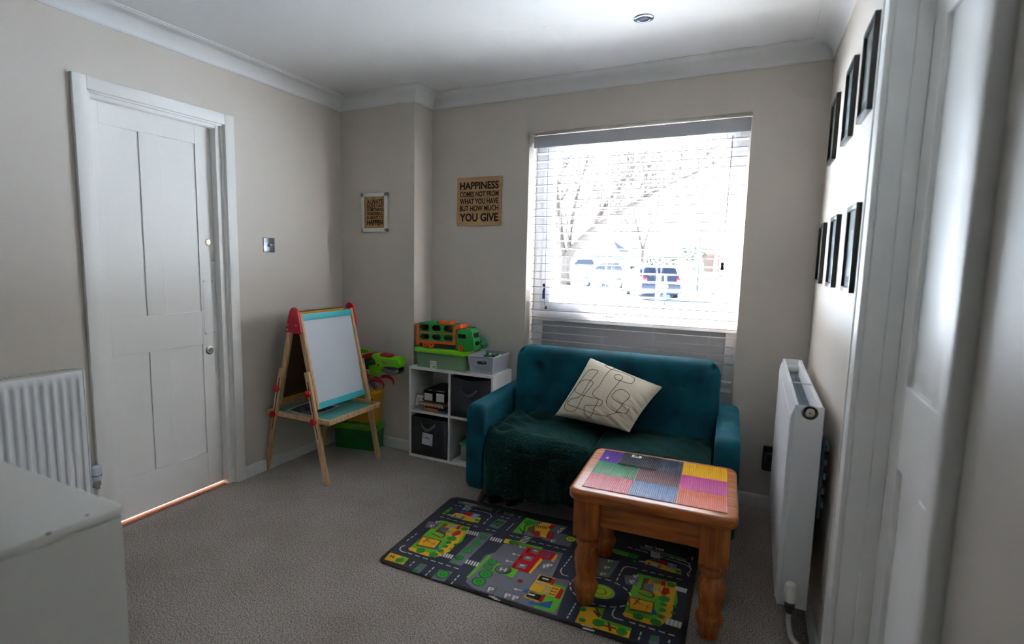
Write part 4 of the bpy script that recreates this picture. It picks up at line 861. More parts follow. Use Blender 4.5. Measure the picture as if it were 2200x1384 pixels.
# lidded green box
GX0, GX1, GY0, GY1 = .655, 1.052, -.288, -.030
t = empty('lidded_storage_box', ((GX0 + GX1) / 2, (GY0 + GY1) / 2, SZ + .001), label='cloudy green tinted plastic box with bright lime lid on the shelf top', cat='storage box')
b = B(); cx, cy = (GX1 - GX0) / 2, (GY1 - GY0) / 2
t_ = B(); f = [t_.verts.new((x, y, 0)) for x, y in rrect(-cx + .018, -cy + .014, cx - .018, cy - .014, .02)]; g_ = [t_.verts.new((x, y, .102)) for x, y in rrect(-cx + .008, -cy + .008, cx - .008, cy - .008, .02)]
for i in range(len(f)): t_.faces.new((f[i], f[(i + 1) % len(f)], g_[(i + 1) % len(f)], g_[i]))
t_.faces.new(f); bmesh.ops.recalc_face_normals(t_, faces=t_.faces); merge(b, t_, 0); obj('body', b, plastic_clear((150, 186, 150), .55), t)
b = B(); prism(b, rrect(-cx, -cy, cx, cy, .025), .100, .128, 0, None, .004); obj('lid', b, mat((124, 214, 8), .35), t)
p = at(931, 783, y=GY0 + .008); b = B(); Mx = XZ(p.x - t.location.x, -cy + .0085, p.z - t.location.z - .002)
prism(b, rrect(-.024, -.025, .024, .025, .001), 0, .0012, 0, Mx); st_ = obj('label', b, mat((206, 208, 196), .6), t)
b = B(); text(b, 'x20', Mx @ Matrix.Translation((.003, -.012, .0016)), .026, .012, weight=.03)
for z_ in (.013, .003): 
    for k in range(6): box(b, (-.018 + k * .0062, z_ - .002, .0013), (-.0145 + k * .0062, z_ + .002, .0016), M=Mx)
obj('printing', b, mat((60, 70, 60), .7), st_, smooth=False)
# ------------------------------------------------------------------ toy car transporter
TY = -.215
T_ = empty('toy_transporter_truck', (.85, TY, SZ + .130), .0, label='green and orange toy car transporter lorry on the lime lid', cat='toy truck')
def tp(x, y): q = at(880 + x / 10, 680 + y / 10, y=TY - .045); return (q.x, q.z)
GRN = mat((36, 150, 62), .35); ORG = mat((240, 92, 18), .35); DK = mat((46, 44, 48), .5); WIN = mat((38, 40, 46), .15)
zb_ = SZ + .130
def tpl(name, pts, y0, y1, m, bev=.002):
    b = B(); q = [tp(*p) for p in pts]; q = [(x, max(z, zb_ + .004)) for x, z in q]; prism(b, q, 0, y1 - y0, 0, Matrix.Translation((0, y1, 0)) @ Matrix.Rotation(PI / 2, 4, 'X'), bev); return part(name, b, m, T_)
y0, y1 = TY - .045, TY + .045
tpl('chassis', [(200, 570), (990, 620), (990, 735), (200, 660)], y0 + .008, y1 - .008, DK)
tpl('lower_deck', [(160, 500), (990, 560), (990, 620), (160, 560)], y0 + .001, y1 - .001, ORG)
tpl('upper_deck', [(215, 315), (930, 365), (930, 390), (215, 345)], y0, y1, ORG)
tpl('rear_gate', [(150, 150), (210, 150), (215, 600), (140, 610)], y0 - .002, y1 + .002, ORG)
tpl('front_gate', [(930, 200), (1090, 180), (1110, 260), (1000, 290), (990, 610), (920, 600)], y0 - .002, y1 + .002, ORG)
tpl('roof_spoiler', [(590, 95), (640, 120), (760, 130), (870, 115), (850, 185), (700, 180), (620, 175)], y0 + .01, y1 - .01, ORG)
tpl('roof_deck', [(225, 128), (370, 100), (560, 105), (600, 165), (930, 190), (930, 205), (225, 172)], y0, y1, GRN, .001)
def hexwall(pts, y):    # side wall strip with six-sided openings
    (xa_, za_), (xb_, zb2), (xc_, zc_), (xd_, zd_) = [tp(*p) for p in pts]; b = B()
    def P(u, v): return Vector((xa_ + (xb_ - xa_) * u, 0, (za_ + (zb2 - za_) * u) * (1 - v) + (zd_ + (zc_ - zd_) * u) * v))
    for k in range(3):
        u0, u1 = k / 3, (k + 1) / 3; o = [(u0, 0), (u1, 0), (u1, .5), (u1, 1), (u0, 1), (u0, .5)]; d = (u1 - u0); h = [(u0 + d * .28, .15), (u0 + d * .80, .15), (u0 + d * .93, .5), (u0 + d * .80, .85), (u0 + d * .28, .85), (u0 + d * .10, .5)]
        for i in range(6):
            a = [o[i], o[(i + 1) % 6], h[(i + 1) % 6], h[i]] if i not in (0,) else [o[0], o[1], h[1], h[0]]
            poly(b, [Vector((P(*q).x, y, P(*q).z)) for q in ([o[i], o[(i + 1) % 6], h[(i + 1) % 6], h[i]])])
    # outer ring vertices matched by order
    bmesh.ops.remove_doubles(b, verts=b.verts, dist=1e-5)
    o = part('side_wall', b, GRN, T_, smooth=False); md = o.modifiers.new('s', 'SOLIDIFY'); md.thickness = .004
for y in (y0 + .002, y1 - .004):
    hexwall([(205, 130), (950, 185), (950, 365), (205, 320)], y); hexwall([(205, 345), (950, 392), (950, 560), (205, 500)], y)
b = B(); q0, q1 = tp(215, 560), tp(945, 150); box(b, (q0[0], TY + .022, q0[1]), (q1[0], TY + .026, q1[1] - .012)); part('inner_panel', b, mat((18, 84, 36), .5), T_)
for x, y, c in ((370, 230, 0), (620, 245, 0), (880, 265, 0), (370, 415, 0), (890, 445, 0), (820, 265, 0)):
    q = tp(x, y); b = B(); box(b, (q[0] - .010, TY - .016, q[1] - .010), (q[0] + .010, TY + .016, q[1] + .010), .004); part('track_catch', b, mat((190, 44, 26), .35), T_)
cab = tpl('cab', [(1005, 330), (1030, 290), (1110, 275), (1300, 285), (1345, 330), (1368, 480), (1388, 720), (1250, 745), (1180, 742), (1160, 690), (1130, 650), (1090, 640), (1050, 665), (1035, 730), (990, 722)], y0 - .003, y1 + .003, GRN, .004)
b = B(); q = [tp(*p) for p in ((1040, 378), (1205, 388), (1220, 480), (1048, 460))]; prism(b, q, 0, .001, 0, Matrix.Translation((0, y0 - .0028, 0)) @ Matrix.Rotation(PI / 2, 4, 'X')); part('side_window', b, WIN, T_)
xf = tp(1385, 700)[0]
def fq(name, v0, v1, m, w=.036):
    b = B(); a = tp(1360 + 0, v0); c = tp(1375, v1); xx0 = tp(1348 if v0 < 400 else 1372, v0)[0] + .0012; xx1 = tp(1370 if v1 < 500 else 1387, v1)[0] + .0012
    t_ = B(); vs = [t_.verts.new(p) for p in ((xx0, TY - w, a[1]), (xx0, TY + w, a[1]), (xx1, TY + w, c[1]), (xx1, TY - w, c[1]))]; t_.faces.new(vs); r = bmesh.ops.extrude_face_region(t_, geom=t_.faces[:])
    for v in r['geom']:
        if isinstance(v, bmesh.types.BMVert): v.co.x += .0015
    bmesh.ops.recalc_face_normals(t_, faces=t_.faces); merge(b, t_, 0); part(name, b, m, T_)
fq('windscreen', 372, 470, WIN); fq('grille', 556, 632, WIN, .028); fq('bumper', 735, 765, DK, .04)
for x, y in ((340, 640), (465, 650), (1100, 705)):
    for s in (-1, 1):
        q = tp(x, y); b = B(); Mx = Matrix.Translation((q[0], TY + s * .040, max(q[1], zb_ + .0205))) @ Matrix.Rotation(-s * PI / 2, 4, 'X')
        lathe(b, [(.006, .0), (.006, .008), (.010, .010), (.019, .010), (.0205, .006), (.0205, -.006), (0, -.006)], 24, 0, Mx); lathe(b, [(.0, .0085), (.0095, .0085), (.0095, .0)], 18, 1, Mx); part('wheel', b, [ORG, mat((120, 34, 12), .5)], T_)
# horned dinosaur truck peeping out behind
R_ = empty('triceratops_toy', at(1040, 752, y=-.095), label='dark green horned triceratops toy vehicle peeping out behind the lorry cab', cat='toy')
R_.location.z = zb_
def rp_(x, y): return at(880 + x / 10, 680 + y / 10, y=-.095)
def rpart(name, pts, w, m, bev=.004):
    b = B(); q = [(rp_(*p).x, max(rp_(*p).z, zb_ + .002)) for p in pts]; prism(b, q, 0, w, 0, Matrix.Translation((0, -.095 + w / 2, 0)) @ Matrix.Rotation(PI / 2, 4, 'X'), bev); part(name, b, m, R_)
DG = mat((42, 112, 78), .4); CREAM = mat((222, 206, 168), .5)
rpart('body', [(1020, 300), (1130, 240), (1330, 250), (1390, 300), (1470, 420), (1480, 560), (1400, 700), (1020, 700)], .10, DG)
rpart('head', [(1400, 380), (1480, 420), (1560, 450), (1620, 540), (1650, 600), (1620, 680), (1540, 710), (1420, 700), (1360, 560)], .07, mat((50, 128, 92), .4))
rpart('frill', [(1120, 235), (1330, 240), (1350, 262), (1330, 290), (1120, 280)], .11, mat((70, 92, 84), .5), .002)
for (xa_, ya_), (xb_, yb_) in (((1320, 260), (1385, 315)), ((1500, 430), (1535, 340)), ((1530, 430), (1590, 320)), ((1610, 580), (1655, 518)), ((1430, 550), (1470, 560))):
    p, q = rp_(xa_, ya_), rp_(xb_, yb_); b = B(); cyl(b, (p.x, -.13, p.z), (q.x, -.137, q.z), .0065, .0015, 10); part('horn', b, CREAM, R_)
for s in (-1, 1):
    q = rp_(1450, 675); b = B(); cyl(b, (q.x, -.095 + s * .040, zb_ + .021), (q.x, -.095 + s * .056, zb_ + .021), .021, n=22); cyl(b, (q.x, -.095 + s * .055, zb_ + .021), (q.x, -.095 + s * .0575, zb_ + .021), .014, n=6, mi=1); part('wheel', b, [M_BLACK, mat((150, 52, 22), .5)], R_)
# perforated basket
BKX0, BKX1, BKY0, BKY1 = 1.068, 1.246, -.292, -.040
K_ = empty('plastic_basket', ((BKX0 + BKX1) / 2, (BKY0 + BKY1) / 2, SZ + .001), label='grey perforated plastic basket with a handle slot on the shelf top', cat='basket')
cx, cy, hh = (BKX1 - BKX0) / 2, (BKY1 - BKY0) / 2, .112
GB = mat((168, 172, 180), .45)
b = B()
def rim(k, z, r=.022): return [Vector((x, y, z)) for x, y in rrect(-cx * k, -cy * k, cx * k, cy * k, r, 4)]
NL = 18; lev = [rim(.86 + .14 * i / NL, .004 + (hh - .004) * i / NL) for i in range(NL + 1)]
def lerp_side(a, c, u): return a.lerp(c, u)
def face_grid(p00, p10, p11, p01, nu, nv, slot=None):
    """thin lattice wall: short crossing bars leave small holes"""
    for i in range(nu):
        for j in range(nv):
            u0, u1, v0, v1 = i / nu, (i + 1) / nu, j / nv, (j + 1) / nv
            um, vm = (u0 + u1) / 2, (v0 + v1) / 2
            if slot and (abs(um - .5) / slot[0]) ** 2.6 + (abs(vm - slot[2]) / slot[1]) ** 2.6 < 1: continue
            Q = lambda u, v: p00.lerp(p10, u).lerp(p01.lerp(p11, u), v)
            solid = j >= nv - 2 or j < 1 or i < 1 or i >= nu - 1
            if solid: poly(b, [Q(u0, v0), Q(u1, v0), Q(u1, v1), Q(u0, v1)])
            else:
                sh = ((i + j) % 2) * .0; k = .30
                hu, hv = (u1 - u0) * .28, (v1 - v0) * .28
                if (i * 7 + j * 3) % 3 == 0: hu *= .55; hv *= 1.15
                elif (i * 7 + j * 3) % 3 == 1: hu *= 1.15; hv *= .55
                o = [Q(u0, v0), Q(u1, v0), Q(u1, v1), Q(u0, v1)]; h = [Q(um - hu, vm - hv), Q(um + hu, vm - hv), Q(um + hu, vm + hv), Q(um - hu, vm + hv)]
                for m_ in range(4): poly(b, [o[m_], o[(m_ + 1) % 4], h[(m_ + 1) % 4], h[m_]])
kb = .86; zb0, zt0 = .003, hh
c00, c10, c11, c01 = Vector((-cx * kb, -cy * kb, zb0)), Vector((cx * kb, -cy * kb, zb0)), Vector((cx * kb, cy * kb, zb0)), Vector((-cx * kb, cy * kb, zb0))
d00, d10, d11, d01 = Vector((-cx, -cy, zt0)), Vector((cx, -cy, zt0)), Vector((cx, cy, zt0)), Vector((-cx, cy, zt0))
face_grid(c00, c10, d10, d00, 24, 16, (.26, .13, .66)); face_grid(c10, c11, d11, d10, 32, 16); face_grid(c11, c01, d01, d11, 24, 16); face_grid(c01, c00, d00, d01, 32, 16)
poly(b, [c00, c10, c11, c01])
bmesh.ops.remove_doubles(b, verts=b.verts, dist=1e-5)
o = obj('lattice_wall', b, GB, K_, smooth=False); md = o.modifiers.new('s', 'SOLIDIFY'); md.thickness = .0022; md.offset = 0
b = B(); tube(b, rim(1.01, hh), .0042, 8, closed=True); obj('rim', b, GB, K_)
b = B(); zz = hh * .66; k = kb + (1 - kb) * .66; tube(b, [Vector((x, -cy * k - .001, z)) for x, z in rrect(-cx * .50, zz - .017, cx * .50, zz + .017, .016, 5)], .0026, 8, closed=True); obj('handle_slot', b, GB, K_)
def toycar(px, py, rz, lab, m):
    p = at(px, py, y=-.15 if px < 1070 else -.12); t = empty('toy_car', (p.x, p.y, SZ + .085), rz, label=lab, cat='toy car', group='small green toy cars in the grey basket')
    b = B(); box(b, (-.034, -.014, .006), (.034, .014, .020), .004); box(b, (-.018, -.012, .018), (.016, .012, .031), .005); obj('body', b, m, t)
    b = B(); box(b, (-.010, -.0125, .021), (.009, .0125, .029), .003); obj('window', b, mat((190, 220, 196), .15), t)
    for x in (-.021, .021):
        for s in (-1, 1): b = B(); cyl(b, (x, s * .011, .008), (x, s * .016, .008), .008, n=14); obj('wheel', b, M_BLACK, t)
toycar(1051, 757, 1.0, 'green toy car showing over the basket rim, the left one', mat((40, 130, 60), .2, coat=.6))
toycar(1073, 756, .8, 'green toy car showing over the basket rim, the right one', mat((50, 140, 66), .2, coat=.6))
b = B(); rnd = random.Random(11)
for i in range(26):
    c = (rnd.uniform(-.06, .06), rnd.uniform(-.095, .09), rnd.uniform(.012, .07)); box(b, (-.016, -.010, -.007), (.016, .010, .007), .003, 1, rnd.choice((0, 0, 1, 2)), Matrix.Translation(c) @ Matrix.Rotation(rnd.uniform(0, 3), 4, 'Z') @ Matrix.Rotation(rnd.uniform(-.6, .6), 4, 'X'))
o = obj('toy_bits', b, [mat((36, 96, 50), .4), mat((30, 40, 60), .4), mat((70, 72, 78), .5)], kind='stuff'); o.location = K_.location; tag(o, 'jumble of small green and dark toy pieces filling the grey basket', 'toy pieces')
# ------------------------------------------------------------------ sofa
SR = math.radians(2.2)
SO = empty('two_seat_sofa', (1.972, -.42, 0), SR, label='small teal velvet two seat sofa under the window', cat='sofa')
SM = Matrix.Translation((1.972, -.42, 0)) @ Matrix.Rotation(SR, 4, 'Z')
HW = .652; AW = .105
def arm(sx):
    b = B(); x0, x1 = (-HW, -HW + AW) if sx < 0 else (HW - AW, HW); z1 = .572
    yf, yb = -.365, .345
    pebble(b, yf, .105, yb, z1, .062, x0, x1, .030, 0, Matrix(((0, 0, 1, 0), (1, 0, 0, 0), (.0, 1, 0, 0), (0, 0, 0, 1))))
    return obj('armrest', b, M_VELVET, SO, sharp=.7)
arm(-1); arm(1)
# tufted back
b = B(); NX, NZ = 72, 36; bx0, bx1, bz0, bz1 = -HW + AW - .006, HW - AW + .006, .30, .832
btn = [(-.39, .70), (-.13, .70), (.13, .70), (.39, .70), (-.39, .52), (-.13, .52), (.13, .52), (.39, .52)]
def bx_(u): return bx0 + (bx1 - bx0) * u
gf, gb_ = [], []
R_c = .085
for i in range(NX + 1):
    rf, rb = [], []
    for j in range(NZ + 1):
        x, z = bx_(i / NX), bz0 + (bz1 - bz0) * j / NZ
        # rounded top corners: pull the grid in
        dx = max(0, abs(x - (bx0 + bx1) / 2) - ((bx1 - bx0) / 2 - R_c)); dz = max(0, z - (bz1 - R_c))
        if dx > 0 and dz > 0:
            m = max(dx, dz); l = math.hypot(dx, dz); k = m / l
            x = math.copysign(((bx1 - bx0) / 2 - R_c) + dx * k, x - (bx0 + bx1) / 2) + (bx0 + bx1) / 2; z = bz1 - R_c + dz * k
        ex = min(1, ((bx1 - bx0) / 2 - abs(x - (bx0 + bx1) / 2)) / .05); ez = min(1, (bz1 - z) / .05)
        ed = min(1, math.hypot(max(0, dx), max(0, dz)) / R_c) if (dx > 0 and dz > 0) else max(dx / R_c, dz / R_c)
        puff = .062 * math.sqrt(max(0, 1 - ed ** 2.6))
        tuft = sum(.020 * math.exp(-((x - q[0]) ** 2 + (z - q[1]) ** 2) / .0011) for q in btn) + .004 * math.exp(-(x / .010) ** 2)
        y = .085 + (z - .30) * .10 - puff + tuft * (puff / .062)
        rf.append(b.verts.new((x, y, z))); rb.append(b.verts.new((x, .085 + (z - .30) * .10 + puff * .9 + .02, z)))
    gf.append(rf); gb_.append(rb)
for i in range(NX):
    for j in range(NZ):
        b.faces.new((gf[i][j], gf[i + 1][j], gf[i + 1][j + 1], gf[i][j + 1])); b.faces.new((gb_[i][j], gb_[i][j + 1], gb_[i + 1][j + 1], gb_[i + 1][j]))
for i in range(NX):
    for j in (0, NZ): b.faces.new((gf[i][j], gb_[i][j], gb_[i + 1][j], gf[i + 1][j]))
for j in range(NZ):
    for i in (0, NX): b.faces.new((gf[i][j], gf[i][j + 1], gb_[i][j + 1], gb_[i][j]))
bmesh.ops.recalc_face_normals(b, faces=b.faces); obj('backrest', b, M_VELVET, SO, sharp=1.4)
for x, z in btn:
    b = B(); ball(b, (x, .085 + (z - .30) * .10 - .062 + .016, z), (.010, .005, .010), seg=14); obj('button', b, M_VELVET, SO)
b = B(); box(b, (-HW + AW - .01, -.335, .13), (HW - AW + .01, .12, .335), .02, 3); obj('seat_base', b, M_VELVET, SO)
for x0, x1 in ((-HW + AW, -.004), (.004, HW - AW)): b = B(); box(b, (x0 + .006, -.335, .335), (x1 - .006, .05, .405), .03, 4); obj('seat_cushion', b, M_VELVET, SO)
M_DW = wood((56, 26, 16), (84, 42, 26), .4, (20, 20, 4), name='dark_leg')
for sx in (-1, 1):
    for sy, y in ((-1, -.235), (1, .22)):
        b = B(); cyl(b, (sx * (HW - .10), y, .132), (sx * (HW - .045), y + sy * .035, 0), .026, .014, 20); obj('leg', b, M_DW, SO)
# ------------------------------------------------------------------ throw draped over the seat
rnd = random.Random(2)
def nz(x, y, s=0):
    return (math.sin(x * 13.1 + s) * math.cos(y * 11.7 - s * 2) + .5 * math.sin(x * 29 + y * 17 + s * 3) + .3 * math.cos(x * 51 - y * 43 + s)) / 1.8
NX, NT = 170, 120
b = B(); uvl = b.loops.layers.uv.new('UVMap'); g = []; uvs = {}
yb_, yf_ = .035, -.352
for i in range(NX + 1):
    u = i / NX; x = -.538 + 1.076 * u; row = []
    # hanging length: long on the left half, short towards the right
    k = min(1, max(0, (x - .02) / .25)); hang = .300 * (1 - k) + .17 * k + .012 * math.sin(x * 14) 
    La = yf_ - yb_
    L1 = abs(La); Rr = .062; L2 = Rr * PI / 2; L3 = max(.01, hang - Rr)
    for j in range(NT + 1):
        s = (L1 + L2 + L3) * j / NT
        ux = (x + .538) / .532 if x < 0 else (x - 0) / .538
        hump = math.sin(PI * min(1, max(0, ux))) ** .55
        if s < L1: y = yb_ - s * (1 - Rr / L1) if False else yb_ - s; ny, nzv = 0, 1; z = .418
        elif s < L1 + L2: a = (s - L1) / Rr; y = yf_ - Rr * math.sin(a) + 0; z = .418 - Rr + Rr * math.cos(a); ny, nzv = -math.sin(a), math.cos(a)
        else: y = yf_ - Rr; z = .418 - Rr - (s - L1 - L2); ny, nzv = -1, 0
        y += Rr * .9 if s >= L1 else Rr * .9 * (s / L1)
        vy = min(1, max(0, s / L1)); crown = math.sin(PI * min(1, .12 + .88 * vy * .86)) ** .6 if s < L1 else max(0, 1 - (s - L1) / .12)
        lift = .030 * hump * crown + .004 * nz(x, s)
        if s > L1 + L2: dn = (s - L1 - L2); lift = .010 * hump * max(0, 1 - dn / .12) + (.012 * math.sin(x * 30 + 1.3 * math.sin(dn * 9)) + .006 * math.sin(x * 61)) * min(1, dn / .16) + .004 + .055 * min(1, dn / .2) * math.exp(-((x + .50) / .05) ** 2)
        # bunched folds along the back and against the left arm
        bl = math.exp(-((x + .50) / .10) ** 2) * (1 if s < L1 else max(0, 1 - (s - L1) / .05)); bk = math.exp(-(s / .085) ** 2) * (1 if x < .04 else .45)
        w = min(1, bl * .8 + bk); lift += w * (.024 + .013 * math.sin(s * 52 + 7 * math.sin(x * 6)) + .009 * math.sin(x * 19 + 5 * math.sin(s * 17)) + .008 * nz(x * 1.6, s * 2.6, 3))
        ed = min(1, (.538 - abs(x)) / .02)
        row.append(b.verts.new((x, y + ny * lift, z + nzv * lift - .012 * math.exp(-(x / .012) ** 2) * (s < L1 + L2)))); uvs[(i, j)] = (x, s)
    g.append(row)
for i in range(NX):
    for j in range(NT):
        f = b.faces.new((g[i][j], g[i][j + 1], g[i + 1][j + 1], g[i + 1][j]))
        for lp, q in zip(f.loops, ((i, j), (i, j + 1), (i + 1, j + 1), (i + 1, j))): lp[uvl].uv = uvs[q]
bmesh.ops.transform(b, matrix=SM, verts=b.verts)
o = obj('knitted_throw', b, M_KNIT, sharp=9); tag(o, 'dark green waffle knit throw spread over the sofa seat and hanging down in front', 'throw')
md = o.modifiers.new('s', 'SOLIDIFY'); md.thickness = .006; md.offset = -1
# ------------------------------------------------------------------ cushion
TL, TR, BR_, BL = at(1268, 768, y=-.335), at(1424, 832, y=-.345), at(1352, 930, y=-.56), at(1192, 893, y=-.53)
cen = (TL + TR + BR_ + BL) / 4; nrm = ((TR - BL).cross(TL - BR_)).normalized()
if nrm.y > 0: nrm = -nrm
t = empty('cushion', cen, label='cream square cushion with a thin black line drawing, leaning on the teal sofa', cat='cushion')
def cs(u, v, side):
    p = TL.lerp(TR, u).lerp(BL.lerp(BR_, u), v)
    e = 4 * u * (1 - u); f = 4 * v * (1 - v)
    inn = (1 - e) * .0 + .045 * (1 - abs(2 * u - 1) ** 2) * 0
    th = .070 * (max(0, e * f)) ** .42 + .0015
    cc = TL.lerp(TR, .5).lerp(BL.lerp(BR_, .5), .5)
    pull = .030 * ((abs(2 * v - 1) ** 6) * e + (abs(2 * u - 1) ** 6) * f)   # waisted edges, pointed corners
    p = p + (cc - p) * pull * 2.0
    wr = 0
    if side > 0 and u + v > 1.15:
        k = min(1, (u + v - 1.15) / .5); wr = .0085 * k * math.sin((v - u * .85) * 46 + 5 * u) * (e * f) ** .18 + .004 * k * math.sin((v - u * .5) * 90)
    lo_ = max(0, v - .80) / .2; p = p + Vector((0, 0, 1)) * 0
    return p + nrm * side * (th * (1 if side > 0 else .72) + wr)
N = 56; b = B()
gf = [[b.verts.new(cs(i / N, j / N, 1) - cen) for j in range(N + 1)] for i in range(N + 1)]
gk = [[gf[i][j] if i in (0, N) or j in (0, N) else b.verts.new(cs(i / N, j / N, -1) - cen) for j in range(N + 1)] for i in range(N + 1)]
for i in range(N):
    for j in range(N):
        b.faces.new((gf[i][j], gf[i + 1][j], gf[i + 1][j + 1], gf[i][j + 1])); q = [gk[i][j], gk[i][j + 1], gk[i + 1][j + 1], gk[i + 1][j]]; b.faces.new(q)
bmesh.ops.recalc_face_normals(b, faces=b.faces); obj('cover', b, mat((214, 203, 180), .95, bump=.6, bscale=160, sheen=.3), t, sharp=9)
b = B()
# outline lines in the cushion's own u,v: photo corners of the flat face
pc_ = [(1268, 768), (1424, 832), (1346, 930), (1192, 893)]
def inv(px, py):
    u = v = .5
    for _ in range(25):
        q = [(1 - u) * (1 - v), u * (1 - v), u * v, (1 - u) * v]; X = sum(a * c[0] for a, c in zip(q, pc_)); Y = sum(a * c[1] for a, c in zip(q, pc_))
        dxu = (1 - v) * (pc_[1][0] - pc_[0][0]) + v * (pc_[2][0] - pc_[3][0]); dyu = (1 - v) * (pc_[1][1] - pc_[0][1]) + v * (pc_[2][1] - pc_[3][1])
        dxv = (1 - u) * (pc_[3][0] - pc_[0][0]) + u * (pc_[2][0] - pc_[1][0]); dyv = (1 - u) * (pc_[3][1] - pc_[0][1]) + u * (pc_[2][1] - pc_[1][1])
        D = dxu * dyv - dxv * dyu; rx_, ry_ = px - X, py - Y; u += (rx_ * dyv - ry_ * dxv) / D; v += (ry_ * dxu - rx_ * dyu) / D
    return u, v
def line(pts):
    q = [inv(1180 + x / 7.285, 750 + y / 7.285) for x, y in pts]
    q = smooth_path([(u, v, 0) for u, v in q], 6)
    tube(b, [cs(min(.99, max(.01, p.x)), min(.99, max(.01, p.y)), 1) - cen + nrm * .0004 for p in q], .0014, 5)
line([(1000, 385), (940, 350), (900, 320), (905, 295), (950, 285), (1020, 300), (1060, 330), (1015, 380), (960, 430), (900, 520), (850, 610), (800, 690), (740, 740), (710, 790), (730, 840), (790, 880), (770, 940), (720, 1020), (690, 1080), (640, 1130), (590, 1115), (565, 1050), (570, 990), (600, 962), (680, 965), (790, 980), (840, 955), (855, 915), (820, 890), (700, 855), (560, 810), (440, 750), (415, 710), (440, 640), (500, 580), (570, 560), (650, 575), (710, 605), (705, 650), (640, 730), (570, 810), (520, 890), (470, 970), (410, 1025), (320, 1020), (260, 990), (245, 930), (280, 850), (350, 760), (420, 670), (500, 560), (590, 440), (640, 395), (700, 388), (760, 405), (790, 435), (740, 500), (660, 600), (600, 700), (540, 790), (480, 835), (380, 845), (320, 870), (295, 905), (340, 940), (440, 980), (560, 1025), (700, 1080), (860, 1115), (980, 1095), (1060, 1055), (1120, 990), (1180, 920), (1240, 870), (1265, 830), (1240, 780), (1180, 740), (1120, 735), (1060, 765), (1010, 820), (1005, 860), (1050, 900), (1150, 945), (1230, 970), (1250, 1005), (1220, 1050), (1170, 1080), (1060, 1065), (960, 1010), (915, 960), (925, 880), (980, 790), (1050, 700), (1120, 610), (1170, 550), (1160, 505), (1110, 480), (1060, 495), (1045, 530), (1080, 575), (1160, 600), (1290, 628), (1340, 590), (1360, 540), (1320, 490), (1230, 445), (1110, 410), (1000, 385)])
obj('line_drawing', b, mat((34, 26, 26), .8), t)
# ------------------------------------------------------------------ shoes under the sofa
def shoe(px, py, rz, lab):
    p = at(px, py, z=0); t = empty('shoe', (p.x, p.y, 0), rz, label=lab, cat='shoe', group='dark shoes under the sofa')
    b = B(); o = [(0.034 * math.cos(a) * (1 if math.sin(a) > 0 else .95), .045 * math.sin(a) if math.sin(a) < 0 else .19 * math.sin(a)) for a in [2 * PI * k / 28 for k in range(28)]]
    for k in range(3): prism(b, [(x * (1 - .03 * (k == 1)), y * (1 - .02 * (k == 1))) for x, y in o], .001 + .009 * k, .009 + .009 * k, 0, None, .002)
    obj('sole', b, mat((30, 36, 50), .6), t)
    b = B(); t_ = B(); rings = []
    for z, s, yb in ((.028, .97, .96), (.055, .90, .80), (.080, .74, .42), (.095, .60, .36)):
        rings.append([t_.verts.new((x * s, y * (s if y < 0 else yb), z)) for x, y in o])
    for a, c in zip(rings, rings[1:]):
        for k in range(28): t_.faces.new((a[k], a[(k + 1) % 28], c[(k + 1) % 28], c[k]))
    t_.faces.new(rings[0][::-1]); bmesh.ops.recalc_face_normals(t_, faces=t_.faces); merge(b, t_, 0); obj('upper', b, mat((22, 24, 30), .8), t)
shoe(1063, 1076, -.10, 'dark shoe heel out under the sofa, nearer the sofa leg'); shoe(1099, 1082, -.22, 'dark shoe heel out under the sofa, right one of the pair')
# ------------------------------------------------------------------ road map play rug
RUGZ = .009
def rp5(x, y): p = at(800 + x / 4.144, 1050 + y / 4.144, z=RUGZ); return (p.x, p.y)
def rp8(x, y): p = at(1280 + x / 6.467, 1170 + y / 6.467, z=RUGZ); return (p.x, p.y)
A5 = Vector(rp5(78, 655)); 
rc = [Vector(c) for c in ((1.246, -1.440), (1.216, -.716), (2.497, -.640), (2.512, -1.440))]
def rounded(corners, r, n=5):
    o = []; N = len(corners)
    for i in range(N):
        a, c, d = corners[i - 1], corners[i], corners[(i + 1) % N]; u = (a - c).normalized(); w = (d - c).normalized(); p, q = c + u * r, c + w * r
        for k in range(n + 1): s = k / n; o.append(p * (1 - s) ** 2 + c * 2 * s * (1 - s) + q * s * s)
    return o
b = B(); ring = rounded(rc, .05); cen2 = sum(rc, Vector((0, 0))) / 4
prism(b, [tuple(p) for p in ring], 0.001, RUGZ - .0015, 0, None, .003)
prism(b, [tuple(cen2 + (p - cen2) * Vector((1, 1)).length / math.sqrt(2) * .972) for p in ring], RUGZ - .002, RUGZ, 1)
RC = [mat((54, 50, 46), .95), mat((52, 54, 68), .95, bump=.3, bscale=500), mat((112, 112, 120), .95), mat((98, 178, 40), .95), mat((226, 168, 20), .95), mat((186, 14, 22), .95), mat((212, 208, 196), .95), mat((42, 150, 50), .95), mat((28, 62, 26), .95), mat((120, 150, 178), .95), mat((40, 96, 156), .95), mat((120, 74, 24), .95), mat((26, 26, 34), .95), mat((176, 196, 30), .95)]
ASP, GREY, LGRN, YEL, RED, WHT, TREE, DGN, LBL, BLU, BRN, INK, OLV = range(1, 14)
lev_ = [0]
def P_(f, pts, c, l=1):
    z = RUGZ + .00012 * l; q = [f(*p) for p in pts]
    try: fc = b.faces.new([b.verts.new((x, y, z)) for x, y in q])
    except ValueError: return
    fc.normal_update()
    if fc.normal.z < 0: fc.normal_flip()
    fc.material_index = c
